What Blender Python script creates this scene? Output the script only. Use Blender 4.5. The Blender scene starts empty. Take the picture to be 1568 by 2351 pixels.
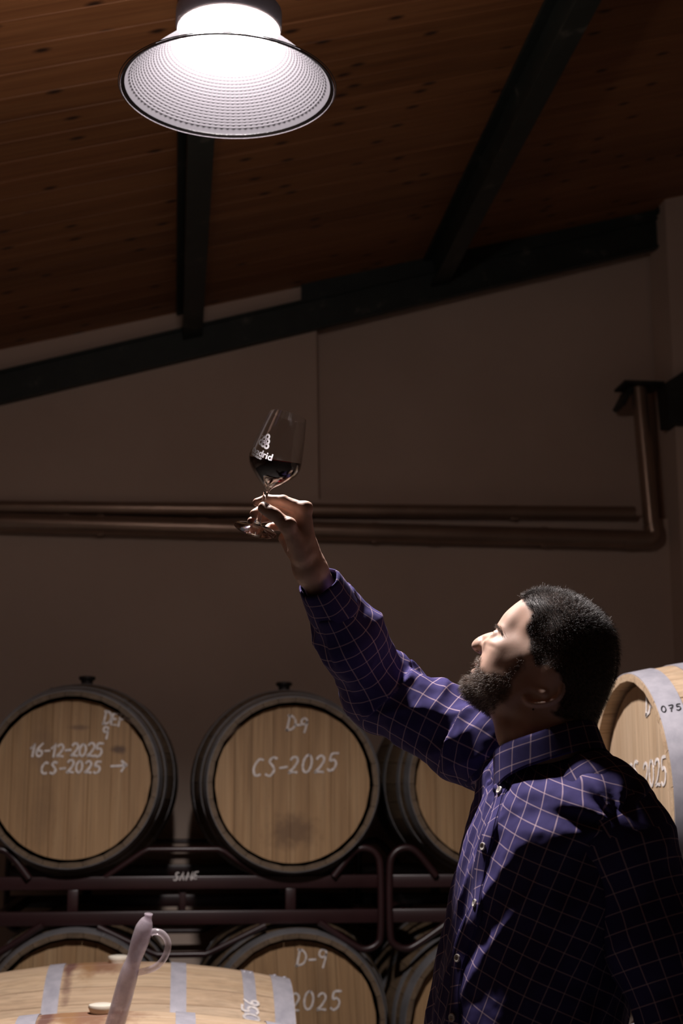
import bpy, bmesh, math, random
import numpy as np
from mathutils import Vector, Matrix

S = bpy.context.scene
COL = S.collection
# ------------------------------------------------------------------ camera
PITCH, YAW, FPX = math.radians(11.2), math.radians(6.6), 3265.0
CAM = np.array([0.0, 0.0, 1.40])
FW = np.array([math.sin(YAW) * math.cos(PITCH), math.cos(YAW) * math.cos(PITCH), math.sin(PITCH)])
RT = np.array([math.cos(YAW), -math.sin(YAW), 0.0])
UP = np.cross(RT, FW)
cam_data = bpy.data.cameras.new('camera')
cam = bpy.data.objects.new('camera', cam_data)
COL.objects.link(cam)
cam_data.sensor_fit = 'VERTICAL'
cam_data.sensor_height = 36.0
cam_data.lens = FPX / 2351.0 * 36.0
cam_data.clip_start = 0.05
cam_data.clip_end = 60
cam.matrix_world = Matrix(((RT[0], UP[0], -FW[0], CAM[0]), (RT[1], UP[1], -FW[1], CAM[1]),
                           (RT[2], UP[2], -FW[2], CAM[2]), (0, 0, 0, 1)))
cam_data.dof.use_dof = True
cam_data.dof.focus_distance = 2.3
cam_data.dof.aperture_fstop = 5.6
S.camera = cam
# ------------------------------------------------------------------ world, exposure
w = bpy.data.worlds.new('World')
S.world = w
w.use_nodes = True
w.node_tree.nodes['Background'].inputs[0].default_value = (0.9, 0.62, 0.5, 1)
w.node_tree.nodes['Background'].inputs[1].default_value = 0.0008
S.view_settings.view_transform = 'Standard'
S.view_settings.look = 'None'
S.view_settings.gamma = 1.0
S.view_settings.use_curve_mapping = False
S.view_settings.exposure = 0.0
LED_POWER = 1350.0     # emission strength of the LED disc
LEAK = 430.0           # strength of the added neck glow that lights upper wall and ceiling
S.cycles.max_bounces = 8
S.cycles.diffuse_bounces = 4
S.cycles.glossy_bounces = 4
S.cycles.transmission_bounces = 10
S.cycles.transparent_max_bounces = 16
S.cycles.use_denoising = True
S.cycles.sample_clamp_indirect = 3.0
S.cycles.caustics_reflective = False
S.cycles.caustics_refractive = False


# ------------------------------------------------------------------ geometry of sight lines (used to measure positions)
def ray(px, py):
    return FW + RT * (px - 784.0) / FPX + UP * (1175.5 - py) / FPX


def P(px, py, d):
    return CAM + ray(px, py) * d


def PY(px, py, y):
    r = ray(px, py)
    return CAM + r * ((y - CAM[1]) / r[1])


def PZ(px, py, z):
    r = ray(px, py)
    return CAM + r * ((z - CAM[2]) / r[2])


# ------------------------------------------------------------------ object helpers
def link(o, parent=None):
    COL.objects.link(o)
    if parent is not None:
        o.parent = parent
    return o


def tag(o, label=None, cat=None, group=None, kind=None):
    if label: o['label'] = label
    if cat: o['category'] = cat
    if group: o['group'] = group
    if kind: o['kind'] = kind
    return o


def empty(name, loc=(0, 0, 0), rot=(0, 0, 0)):
    o = bpy.data.objects.new(name, None)
    o.empty_display_size = 0.05
    o.location = loc
    o.rotation_euler = rot
    return link(o)


def copy_tree(o, parent=None):
    c = o.copy()
    COL.objects.link(c)
    c.parent = parent
    for ch in o.children:
        copy_tree(ch, c)
    return c


class MB:
    """collects vertices and faces of one mesh"""

    def __init__(self):
        self.v, self.f = [], []

    def add(self, vs, fs):
        b = len(self.v)
        self.v += [tuple(map(float, p)) for p in vs]
        self.f += [tuple(i + b for i in f) for f in fs]

    def box(self, c, s, M=None, bev=0.0):
        x, y, z = s[0] / 2, s[1] / 2, s[2] / 2
        if bev <= 0:
            vs = [(sx * x, sy * y, sz * z) for sz in (-1, 1) for sy in (-1, 1) for sx in (-1, 1)]
            fs = [(0, 2, 3, 1), (4, 5, 7, 6), (0, 1, 5, 4), (2, 6, 7, 3), (0, 4, 6, 2), (1, 3, 7, 5)]
        else:
            bm = bmesh.new()
            bmesh.ops.create_cube(bm, size=1.0)
            bmesh.ops.scale(bm, vec=s, verts=bm.verts)
            bmesh.ops.bevel(bm, geom=bm.edges[:], offset=bev, segments=2, affect='EDGES', profile=0.5)
            bm.verts.index_update()
            vs = [tuple(v.co) for v in bm.verts]
            fs = [tuple(v.index for v in f.verts) for f in bm.faces]
            bm.free()
        vs = [Vector(v) for v in vs]
        if M is not None:
            vs = [M @ v for v in vs]
        self.add([v + Vector(c) for v in vs], fs)
        return self

    def tube(self, pts, r, n=12, closed=False, caps=True):
        pts = [Vector(p) for p in pts]
        rs = list(r) if hasattr(r, '__len__') else [r] * len(pts)
        m = len(pts)
        t0 = (pts[1] - pts[0]).normalized()
        ref = Vector((0, 0, 1)) if abs(t0.z) < 0.9 else Vector((1, 0, 0))
        nrm = (ref - t0 * ref.dot(t0)).normalized()
        rings = []
        for i in range(m):
            if closed:
                t = (pts[(i + 1) % m] - pts[i - 1]).normalized()
            else:
                t = (pts[min(i + 1, m - 1)] - pts[max(i - 1, 0)]).normalized()
            nrm = (nrm - t * nrm.dot(t)).normalized()
            bi = t.cross(nrm)
            rings.append([pts[i] + (nrm * math.cos(2 * math.pi * k / n) + bi * math.sin(2 * math.pi * k / n)) * rs[i] for k in range(n)])
        fs = []
        for i in range(m if closed else m - 1):
            a, b = i * n, ((i + 1) % m) * n
            for k in range(n):
                k2 = (k + 1) % n
                fs.append((a + k, a + k2, b + k2, b + k))
        if caps and not closed:
            fs.append(tuple(range(n - 1, -1, -1)))
            fs.append(tuple(range((m - 1) * n, m * n)))
        self.add([p for rg in rings for p in rg], fs)
        return self

    def lathe(self, prof, n=48, M=None, closed=False):
        """profile of (radius, height) turned about z"""
        vs, fs = [], []
        m = len(prof)
        for (r, z) in prof:
            for k in range(n):
                a = 2 * math.pi * k / n
                vs.append(Vector((r * math.cos(a), r * math.sin(a), z)))
        for i in range(m if closed else m - 1):
            j = (i + 1) % m
            for k in range(n):
                k2 = (k + 1) % n
                fs.append((i * n + k, i * n + k2, j * n + k2, j * n + k))
        if M is not None:
            vs = [M @ v for v in vs]
        self.add(vs, fs)
        return self

    def mesh(self, name, smooth=True, angle=None):
        me = bpy.data.meshes.new(name)
        me.from_pydata(self.v, [], self.f)
        if smooth:
            me.polygons.foreach_set('use_smooth', [True] * len(me.polygons))
        me.update()
        bm = bmesh.new()
        bm.from_mesh(me)
        bmesh.ops.remove_doubles(bm, verts=bm.verts, dist=1e-6)
        bmesh.ops.recalc_face_normals(bm, faces=bm.faces)
        if smooth:
            lim = math.radians(angle if angle else 40)
            for e in bm.edges:
                if len(e.link_faces) == 2 and e.calc_face_angle(0) > lim:
                    e.smooth = False
        bm.to_mesh(me)
        bm.free()
        return me

    def build(self, name, mat, parent=None, smooth=True, angle=None):
        me = self.mesh(name, smooth, angle)
        me.materials.append(mat)
        return link(bpy.data.objects.new(name, me), parent)


def spline(pts, n=8, closed=False):
    """Catmull-Rom through the points"""
    pts = [np.array(p, float) for p in pts]
    out = []
    m = len(pts)
    for i in range(m if closed else m - 1):
        if closed:
            p0, p1, p2, p3 = pts[i - 1], pts[i], pts[(i + 1) % m], pts[(i + 2) % m]
        else:
            p0, p1, p2, p3 = pts[max(i - 1, 0)], pts[i], pts[i + 1], pts[min(i + 2, m - 1)]
        for k in range(n):
            t = k / n
            out.append(0.5 * ((2 * p1) + (-p0 + p2) * t + (2 * p0 - 5 * p1 + 4 * p2 - p3) * t * t + (-p0 + 3 * p1 - 3 * p2 + p3) * t ** 3))
    if not closed:
        out.append(pts[-1])
    return out


# ------------------------------------------------------------------ materials
class Mat:
    def __init__(self, name):
        self.m = bpy.data.materials.new(name)
        self.m.use_nodes = True
        self.nt = self.m.node_tree
        self.b = self.nt.nodes['Principled BSDF']
        self.out = self.nt.nodes['Material Output']

    def n(self, t, **kw):
        nd = self.nt.nodes.new(t)
        for k, v in kw.items():
            if k in ('ins',):
                for kk, vv in v.items():
                    nd.inputs[kk].default_value = vv
            else:
                setattr(nd, k, v)
        return nd

    def l(self, a, b):
        self.nt.links.new(a, b)

    def set(self, **kw):
        for k, v in kw.items():
            k = k.replace('_', ' ')
            self.b.inputs[k].default_value = v
        return self

    def ramp(self, fac, stops):
        r = self.n('ShaderNodeValToRGB')
        e = r.color_ramp.elements
        while len(e) < len(stops):
            e.new(0.5)
        for i, (p, c) in enumerate(stops):
            e[i].position = p
            e[i].color = (c[0], c[1], c[2], 1) if hasattr(c, '__len__') else (c, c, c, 1)
        self.l(fac, r.inputs[0])
        return r.outputs[0]

    def coord(self, out='Object', scale=(1, 1, 1), loc=(0, 0, 0), rot=(0, 0, 0)):
        tc = self.n('ShaderNodeTexCoord')
        mp = self.n('ShaderNodeMapping')
        mp.inputs['Scale'].default_value = scale
        mp.inputs['Location'].default_value = loc
        mp.inputs['Rotation'].default_value = rot
        self.l(tc.outputs[out], mp.inputs[0])
        return mp.outputs[0]

    def noise(self, vec, scale=5, detail=4, rough=0.55, dist=0.0):
        t = self.n('ShaderNodeTexNoise')
        t.inputs['Scale'].default_value = scale
        t.inputs['Detail'].default_value = detail
        t.inputs['Roughness'].default_value = rough
        t.inputs['Distortion'].default_value = dist
        if vec is not None:
            self.l(vec, t.inputs['Vector'])
        return t.outputs[0]

    def mix(self, fac, a, b, mode='MIX'):
        m = self.n('ShaderNodeMix', data_type='RGBA', blend_type=mode)
        for sock, v in ((m.inputs[0], fac), (m.inputs[6], a), (m.inputs[7], b)):
            if hasattr(v, 'links') or hasattr(v, 'is_linked'):
                self.l(v, sock)
            elif hasattr(v, '__len__'):
                sock.default_value = (v[0], v[1], v[2], 1)
            else:
                sock.default_value = v
        return m.outputs[2]

    def math(self, op, a, b=0.0, c=None):
        m = self.n('ShaderNodeMath', operation=op)
        for i, v in enumerate((a, b, c)):
            if v is None: continue
            if hasattr(v, 'is_linked'):
                self.l(v, m.inputs[i])
            else:
                m.inputs[i].default_value = v
        return m.outputs[0]

    def bump(self, h, strength=0.3, dist=0.002):
        b = self.n('ShaderNodeBump')
        b.inputs['Strength'].default_value = strength
        b.inputs['Distance'].default_value = dist
        self.l(h, b.inputs['Height'])
        self.l(b.outputs[0], self.b.inputs['Normal'])

    def color(self, sock):
        self.l(sock, self.b.inputs['Base Color'])


def simple(name, col, rough=0.5, metal=0.0, noise_amt=0.15, nscale=12, **kw):
    m = Mat(name)
    v = m.coord()
    n = m.noise(v, nscale, 5)
    m.color(m.ramp(n, [(0.3, [c * (1 - noise_amt) for c in col]), (0.7, [min(1, c * (1 + noise_amt)) for c in col])]))
    m.set(Roughness=rough, Metallic=metal)
    m.set(**kw)
    return m


def wood(name, cols, axis='z', scale=1.0, rough=0.6, rand=0.25, knots=0.0):
    """grain stretched along one axis; each piece gets its own tint and offset"""
    m = Mat(name)
    tc = m.n('ShaderNodeTexCoord')
    oi = m.n('ShaderNodeObjectInfo')
    off = m.n('ShaderNodeVectorMath', operation='MULTIPLY_ADD')
    m.l(oi.outputs['Random'], off.inputs[0])
    off.inputs[1].default_value = (13.7, 7.3, 5.1)
    m.l(tc.outputs['Object'], off.inputs[2])
    st = {'x': (0.7, 9, 9), 'y': (9, 0.7, 9), 'z': (9, 9, 0.7)}[axis]
    mp = m.n('ShaderNodeMapping')
    mp.inputs['Scale'].default_value = [s * scale for s in st]
    m.l(off.outputs[0], mp.inputs[0])
    n1 = m.noise(mp.outputs[0], 2.2, 6, 0.6, 0.6)
    mp2 = m.n('ShaderNodeMapping')
    mp2.inputs['Scale'].default_value = [s * scale * (1 if s < 1 else 5) for s in st]
    m.l(off.outputs[0], mp2.inputs[0])
    n2 = m.noise(mp2.outputs[0], 3.0, 4, 0.6, 0.2)
    base = m.ramp(n1, [(0.28, cols[0]), (0.5, cols[1]), (0.72, cols[2])])
    fine = m.ramp(n2, [(0.35, 0.80), (0.62, 1.08)])
    c = m.mix(1.0, base, fine, 'MULTIPLY')
    tint = m.ramp(oi.outputs['Random'], [(0.0, (1 - rand, 1 - rand * 1.1, 1 - rand * 1.3)), (0.5, (1, 1, 1)), (1.0, (1 - rand * 0.4, 1 - rand * 0.5, 1 - rand * 0.5))])
    c = m.mix(1.0, c, tint, 'MULTIPLY')
    m.off = off.outputs[0]
    m.grain = n2
    m.col = c
    m.set(Roughness=rough)
    m.bump(n2, 0.25, 0.0012)
    m.color(c)
    return m

# ================================================================== setting
WALL_Y = 6.05
RX0, RX1, RY0 = -4.2, 4.2, -3.2        # extent of the cellar that is built
FLOOR = 0.007

wallm = Mat('plaster')
v = wallm.coord()
nz = wallm.noise(v, 1.3, 5)
n3 = wallm.noise(v, 60, 3)
base = wallm.ramp(nz, [(0.3, (0.58, 0.455, 0.375)), (0.7, (0.68, 0.54, 0.45))])
wallm.color(base)
wallm.set(Roughness=0.92)
wallm.bump(n3, 0.15, 0.002)
WALLM = wallm.m

floorm = simple('concrete', (0.15, 0.135, 0.125), 0.6, noise_amt=0.2, nscale=3)
fl = MB().box((0, 1.5, FLOOR - 0.05), (8.6, 9.6, 0.1)).build('floor', floorm.m, smooth=False)
tag(fl, kind='structure')

# ceiling plane  z = CZ + CT * x, constant in depth
_a, _b = PY(0, 800, WALL_Y - 0.02), PY(690, 655, WALL_Y - 0.02)
CT = (_b[2] - _a[2]) / (_b[0] - _a[0])
CZ = _a[2] - CT * _a[0]
CANG = math.atan(CT)


def ceil_z(x): return CZ + CT * x


# back wall: recessed field with proud panels left and below, one continuous plaster piece each
wb = MB()
def wall_poly(mb, pts, y0, y1):
    n = len(pts)
    vs = [(x, y0, z) for x, z in pts] + [(x, y1, z) for x, z in pts]
    fs = [tuple(range(n)), tuple(range(2 * n - 1, n - 1, -1))]
    fs += [(i, i + n, (i + 1) % n + n, (i + 1) % n) for i in range(n)]
    mb.add(vs, fs)
REC = 0.11
wall_poly(wb, [(RX0, 0), (RX1, 0), (RX1, ceil_z(RX1) + .3), (RX0, ceil_z(RX0) + .3)], WALL_Y + REC, WALL_Y + REC + 0.25)
cx = PY(726, 960, WALL_Y)[0]
cz = PY(733, 1145, WALL_Y)[2]
ex = PY(1535, 1230, WALL_Y)[0]
ctop = PY(722, 770, WALL_Y)
wall_poly(wb, [(RX0, 0), (ex, 0), (ex, cz - .055), (cx + 0.012, cz), (ctop[0], ceil_z(ctop[0]) + .3), (RX0, ceil_z(RX0) + .3)], WALL_Y, WALL_Y + REC)
wo = wb.build('wall_back', WALLM, smooth=False)
tag(wo, kind='structure')
# pier at the right end of the back wall
pr = MB()
pr.box((ex + 0.9, WALL_Y - 0.03, 2.2), (1.8, 0.24, 5.4))
po = pr.build('trim_1', WALLM, smooth=False)
tag(po, kind='structure')

wl = MB().box((RX0 - 0.1, 1.5, 1.6), (0.2, 9.6, 4.4)).build('wall_left', WALLM, smooth=False)
wr = MB().box((RX1 + 0.1, 1.5, 2.6), (0.2, 9.6, 5.6)).build('wall_right', WALLM, smooth=False)
darkw = simple('dark_wall_paint', (0.07, 0.055, 0.048), 0.9)
wf = MB().box((0, RY0 - 0.1, 2.6), (8.8, 0.2, 5.6)).build('wall_front', darkw.m, smooth=False)
for o in (wl, wr, wf): tag(o, kind='structure')

# ceiling: roof deck with a board per plank below it, boards run up the slope
ceilm = wood('pine_boards', [(0.22, 0.085, 0.030), (0.30, 0.128, 0.048), (0.36, 0.165, 0.066)], 'x', 0.9, 0.55, 0.22)
vk = ceilm.n('ShaderNodeTexVoronoi')
vk.inputs['Scale'].default_value = 1.0
vk.voronoi_dimensions = '2D'
mpk = ceilm.n('ShaderNodeMapping')
mpk.inputs['Scale'].default_value = (3.0, 6.2, 1.0)
ceilm.l(ceilm.off, mpk.inputs[0]); ceilm.l(mpk.outputs[0], vk.inputs['Vector'])
kn = ceilm.ramp(vk.outputs['Distance'], [(0.03, 1.0), (0.10, 0.0)])
ceilm.color(ceilm.mix(kn, ceilm.col, (0.035, 0.014, 0.007)))
deckm = simple('roof_deck', (0.05, 0.03, 0.02), 0.8)
Lc = (RX1 - RX0) / math.cos(CANG)
RotC = Matrix.Rotation(-CANG, 4, 'Y')
deck = MB().box((0, 1.5, CZ + 0.05), (Lc + .3, 9.8, 0.04), RotC).build('ceiling', deckm.m, smooth=False)
tag(deck, kind='structure')
bw = 0.135
mb = MB(); hb = bw / 2
mb.add([(-Lc / 2, -hb + .001, .03), (-Lc / 2, -hb + .0008, .0025), (-Lc / 2, -hb + .002, 0), (-Lc / 2, hb - .002, 0), (-Lc / 2, hb - .0008, .0025), (-Lc / 2, hb - .001, .03),
        (Lc / 2, -hb + .001, .03), (Lc / 2, -hb + .0008, .0025), (Lc / 2, -hb + .002, 0), (Lc / 2, hb - .002, 0), (Lc / 2, hb - .0008, .0025), (Lc / 2, hb - .001, .03)],
       [(0, 1, 7, 6), (1, 2, 8, 7), (2, 3, 9, 8), (3, 4, 10, 9), (4, 5, 11, 10), (5, 0, 6, 11), (0, 5, 4, 3, 2, 1), (6, 7, 8, 9, 10, 11)])
board_me = mb.mesh('ceiling_board', False)
board_me.materials.append(ceilm.m)
yb = WALL_Y + REC - hb
while yb > RY0:
    o = bpy.data.objects.new('ceiling_board', board_me)
    o.location = (0, yb, CZ); o.rotation_euler = (0, -CANG, 0)
    link(o, deck)
    o.matrix_parent_inverse = Matrix()
    yb -= bw

# steel: rafter along the back wall, purlins running out from it
steel = Mat('green_steel_paint')
v = steel.coord(); ns = steel.noise(v, 9, 6, 0.65)
steel.color(steel.ramp(ns, [(0.3, (0.012, 0.020, 0.018)), (0.60, (0.022, 0.031, 0.028)), (0.74, (0.12, 0.115, 0.10))]))
steel.set(Roughness=0.55)
STEEL = steel.m


def ibeam(mb, a, b, h, wdt, tf=0.012, tw=0.01, upv=(0, 0, 1)):
    a, b = Vector(a), Vector(b)
    t = (b - a).normalized(); u = Vector(upv); u = (u - t * u.dot(t)).normalized(); s = t.cross(u)
    L = (b - a).length
    M = Matrix((s, t, u)).transposed()
    c = (a + b) / 2
    mb.box(c + u * (h / 2 - tf / 2), (wdt, L, tf), M)
    mb.box(c - u * (h / 2 - tf / 2), (wdt, L, tf), M)
    mb.box(c, (tw, L, h - 2 * tf), M)


# rafter: lower edge and upper edge measured on the wall face
ry = WALL_Y - 0.045
l0, l1 = PY(0, 925, ry), PY(1535, 562, ry)
u0 = PY(0, 848, ry)
rt = (l1[2] - l0[2]) / (l1[0] - l0[0])
rh = (u0[2] - l0[2]) * math.cos(math.atan(rt))
xa, xb = RX0 + 0.02, PY(1538, 530, ry)[0]
def raf(x): return l0[2] + rt * (x - l0[0]) + rh / 2 / math.cos(math.atan(rt))
mb = MB()
ibeam(mb, (xa, WALL_Y - 0.0235, raf(xa)), (xb, WALL_Y - 0.0235, raf(xb)), rh, 0.045)
o = mb.build('rafter', STEEL, smooth=False)
tag(o, 'long dark green steel rafter sloping up the back wall, flecked with plaster', 'rafter')
# its plate where it dies into the pier
o2 = MB().box((xb - .02, WALL_Y - 0.04, raf(xb) + .01), (0.04, 0.075, rh * 1.25), Matrix.Rotation(-math.atan(rt), 3, 'Y')).build('end_plate', STEEL, o, smooth=False)

# added dark plate filling the gap between rafter and boards on the right
px0 = PY(692, 660, WALL_Y - .03)[0]
pk = MB()
ang_ = math.atan(rt)
top0, top1 = raf(px0) + rh / 2 / math.cos(ang_), raf(xb - .03) + rh / 2 / math.cos(ang_)
wall_poly(pk, [(px0, top0 - .002), (xb - .03, top1 - .002), (xb - .03, ceil_z(xb - .03) - .001), (px0, ceil_z(px0) - .001)], WALL_Y - .035, WALL_Y - .001)
pk.build('dark_filler_plate', STEEL, o, smooth=False)
PH = 0.14
def purlin(pxs, label):
    pts = []
    for (px, py) in pxs:
        # meet the plane of the purlins' underside
        r = ray(px, py)
        k = (CZ - PH / math.cos(CANG) + CT * CAM[0] - CAM[2]) / (r[2] - CT * r[0])
        pts.append(CAM + r * k)
    x = sum(p[0] for p in pts) / len(pts)
    mb = MB()
    zc = ceil_z(x) - PH / 2 / math.cos(CANG) - .001
    upv = (-math.sin(CANG), 0, math.cos(CANG))
    ibeam(mb, (x, RY0 + .02, zc), (x, WALL_Y - .005, zc), PH - .004, 0.085, upv=upv)
    o = mb.build('purlin', STEEL, smooth=False)
    tag(o, label, 'purlin', 'steel purlins under the boards')
    return x, pts
p1 = purlin([(450, 345), (440, 600), (435, 690)], 'dark green steel purlin running from behind the lamp to the rafter')
p2 = purlin([(1345, 0), (1160, 345)], 'dark green steel purlin slanting down from the top right corner')


# ------------------------------------------------------------------ pipes on the back wall
pipem = simple('brown_pipe', (0.36, 0.26, 0.20), 0.35, 0.6, 0.12, 6)
PIPE = pipem.m
pe = empty('wall_pipe', PY(700, 1215, WALL_Y - .05))
def loc(o): return np.array(o.location)
def rel(o, p): return Vector(np.array(p) - loc(o))
yl = WALL_Y - 0.055
pa, pb = PY(0, 1199, yl), PY(1465, 1238, yl)
pa = pa + (pa - pb) * 1.2
pc = PY(1500, 1226, yl); pt = PY(1466, 885, yl)
MB().tube([rel(pe, pa), rel(pe, pb)], 0.040, 20).build('lower_run', PIPE, pe)
MB().tube([rel(pe, p) for p in spline([pb, PY(1488, 1237, yl), pc, PY(1496, 1205, yl)], 6)], 0.040, 20).build('elbow', PIPE, pe)
MB().tube([rel(pe, PY(1496, 1205, yl)), rel(pe, pt)], 0.036, 20).build('riser', PIPE, pe)
for (px, py) in ((464, 1211), (995, 1226), (1440, 1238)):
    p = PY(px, py, yl); dx = Vector((pb - pa)).normalized() * 0.02
    MB().tube([rel(pe, p) - dx, rel(pe, p) + dx], 0.0425, 20).build('coupling', PIPE, pe)
for (px, py) in ((230, 1205), (860, 1222), (1250, 1232)):
    p = rel(pe, PY(px, py, yl))
    MB().box(p + Vector((0, 0.022, 0)), (0.03, 0.064, 0.086), bev=0.003).build('clip', PIPE, pe)
tag(pe, 'brown metal pipe along the back wall that turns up at the right', 'pipe')
pu = empty('wall_pipe', PY(700, 1172, WALL_Y - .04))
qa, qb = PY(0, 1165, WALL_Y - .035), PY(1456, 1178, WALL_Y - .035)
qa = qa + (qa - qb) * 1.2
MB().tube([rel(pu, qa), rel(pu, qb)], 0.030, 16).build('run', PIPE, pu)
for px in (150, 640, 1180):
    p = rel(pu, PY(px, 1166 + px * .009, WALL_Y - .035))
    MB().box(p + Vector((0, 0.012, 0)), (0.03, 0.044, 0.066), bev=0.003).build('clip', PIPE, pu)
tag(pu, 'thinner brown pipe just above the thick wall pipe', 'pipe')
# duct box above the riser
db = empty('duct_box', PY(1500, 930, WALL_Y - .05))
darkm = simple('dark_sheet_steel', (0.030, 0.032, 0.030), 0.6, 0.2, 0.3, 8)
q0, q1, q2 = PY(1422, 884, WALL_Y - .06), PY(1512, 892, WALL_Y - .06), PY(1580, 848, WALL_Y - .06)
MB().box(rel(db, (q0 + q1) / 2), (abs(q1[0] - q0[0]), 0.16, 0.012)).build('shelf_plate', darkm.m, db, smooth=False)
s0, s1 = PY(1512, 892, WALL_Y - .1), PY(1700, 772, WALL_Y - .1)
bb = MB()
z0 = PY(1520, 985, WALL_Y - .1)[2]
pts = [(s0[0], s0[2]), (s1[0], s1[2]), (s1[0], z0), (s0[0] + .01, z0)]
wall_poly(bb, [(x - db.location.x, z - db.location.z) for x, z in pts], -0.15, -0.02)
bb.build('box', darkm.m, db, smooth=False)
g0 = PY(1432, 925, WALL_Y - .02)
MB().box(rel(db, PY(1430, 918, WALL_Y - .03)), (0.022, 0.13, 0.09), Matrix.Rotation(0.5, 3, 'Y')).build('bracket', darkm.m, db, smooth=False)
tag(db, 'dark sheet steel duct box with a bracket plate at the head of the pipe', 'duct')

# ================================================================== hanging lamp
LAMP_D = 2.92
lc = P(523, 203, LAMP_D)             # centre of the open mouth
LS = LAMP_D / 3.0
R_B, R_T, LH = 0.222 * LS, 0.090 * LS, 0.118 * LS
lamp = empty('hanging_lamp', lc)
tag(lamp, 'glowing pendant lamp with a clear dimpled cone reflector hanging from the boards', 'lamp')

refl = Mat('prismatic_reflector')
refl.set(Base_Color=(0.9, 0.88, 0.93, 1), Roughness=0.3)
nt = refl.nt
dif = refl.n('ShaderNodeBsdfDiffuse'); dif.inputs[0].default_value = (0.023, 0.0218, 0.024, 1)
tl = refl.n('ShaderNodeBsdfTranslucent'); tl.inputs[0].default_value = (0.030, 0.0285, 0.031, 1)
gl = refl.n('ShaderNodeBsdfGlossy'); gl.inputs[0].default_value = (0.5, 0.5, 0.52, 1); gl.inputs[1].default_value = 0.35
tr = refl.n('ShaderNodeBsdfTransparent'); tr.inputs[0].default_value = (1, 1, 1, 1)
ad = refl.n('ShaderNodeAddShader'); refl.l(dif.outputs[0], ad.inputs[0]); refl.l(tl.outputs[0], ad.inputs[1])
m1 = refl.n('ShaderNodeMixShader'); m1.inputs[0].default_value = 0.012; refl.l(ad.outputs[0], m1.inputs[1]); refl.l(gl.outputs[0], m1.inputs[2])
m2 = refl.n('ShaderNodeMixShader'); m2.inputs[0].default_value = 0.06; refl.l(m1.outputs[0], m2.inputs[1]); refl.l(tr.outputs[0], m2.inputs[2])
refl.l(m2.outputs[0], refl.out.inputs[0])

# cone with rows of raised dimples
NR, NS = 21, 96
rows, segs = NR * 4, NS * 4
vs, fs = [], []
for i in range(rows + 1):
    t = i / rows
    for k in range(segs):
        a = 2 * math.pi * k / segs
        s0 = 0.05 + 0.85 * t
        r = R_T + (R_B - 0.006 - R_T) * t + 0.006 * math.sin(math.pi * t)
        z = LH * (1 - t)
        d = 0
        if 0.03 < t < 0.92:
            d = 0.0016 * max(0, math.sin(math.pi * (t - .03) / .89 * NR) ** 2) * max(0, math.sin(k / segs * NS * math.pi) ** 2)
        vs.append(((r - d) * math.cos(a), (r - d) * math.sin(a), z - d * .8))
for i in range(rows):
    for k in range(segs):
        k2 = (k + 1) % segs
        fs.append((i * segs + k, i * segs + k2, (i + 1) * segs + k2, (i + 1) * segs + k))
me = bpy.data.meshes.new('reflector'); me.from_pydata(vs, [], fs)
me.polygons.foreach_set('use_smooth', [True] * len(me.polygons)); me.update(); me.materials.append(refl.m)
link(bpy.data.objects.new('reflector', me), lamp)

rimm = simple('lamp_rim', (0.012, 0.011, 0.012), 0.3)
rim = MB().lathe([(R_B - .006, 0.004), (R_B + .002, 0.0), (R_B + .002, -.003), (R_B - .006, 0.0)], 128, closed=True).build('rim', rimm.m, lamp)
lipm = simple('clear_plastic_edge', (0.05, 0.045, 0.05), 0.3)
MB().tube([((R_B + .006) * math.cos(a), (R_B + .006) * math.sin(a), -.001) for a in np.linspace(0, 2 * math.pi, 129)[:-1]], 0.0011, 8, closed=True).build('lip', lipm.m, lamp)
MB().tube([((R_B + .0025) * math.cos(a), (R_B + .0025) * math.sin(a), -.0045) for a in np.linspace(0, 2 * math.pi, 129)[:-1]], 0.0008, 8, closed=True).build('lip', lipm.m, rim)

housem = simple('lamp_housing', (0.30, 0.28, 0.30), 0.5, 0.2)
hs = MB().lathe([(0.0, LH + .012), (R_T + .018, LH + .012), (R_T + .022, LH + .02), (R_T + .022, LH + .055), (R_T + .012, LH + .062), (0.075, LH + .065),
                 (0.075, LH + .20), (0.05, LH + .225), (0, LH + .225)], 64).build('housing', housem.m, lamp)
for k in range(20):
    a = 2 * math.pi * k / 20
    MB().box((0.084 * math.cos(a), 0.084 * math.sin(a), LH + .13), (0.022, 0.004, 0.13), Matrix.Rotation(a, 3, 'Z')).build('cooling_fin', housem.m, hs, smooth=False)
collm = simple('white_lamp_collar', (0.7, 0.68, 0.7), 0.4)
MB().lathe([(R_T + .002, LH), (R_T + .004, LH + .012), (R_T - .012, LH + .012), (R_T - .010, LH + .003)], 96, closed=True).build('collar', collm.m, lamp)
# LED disc: the lamp's own light source
led = Mat('led_disc')
em = led.n('ShaderNodeEmission'); em.inputs[0].default_value = (1.0, 0.92, 0.90, 1); em.inputs[1].default_value = LED_POWER
led.l(em.outputs[0], led.out.inputs[0])
MB().lathe([(0.0, 0), (0.074 * LS, 0)], 48, Matrix.Translation((0, 0, LH - .004))).build('led_disc', led.m, lamp)
# suspension rod and hook plate up to the boards
top = ceil_z(lc[0]) - lc[2]
MB().tube([(0, 0, LH + .22), (0, 0, top + .001)], 0.006, 10).build('suspension_rod', housem.m, lamp)
MB().lathe([(0, top - .02), (0.045, top - .018), (0.05, top + .012), (0, top + .012)], 32).build('ceiling_rose', housem.m, lamp)

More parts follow.
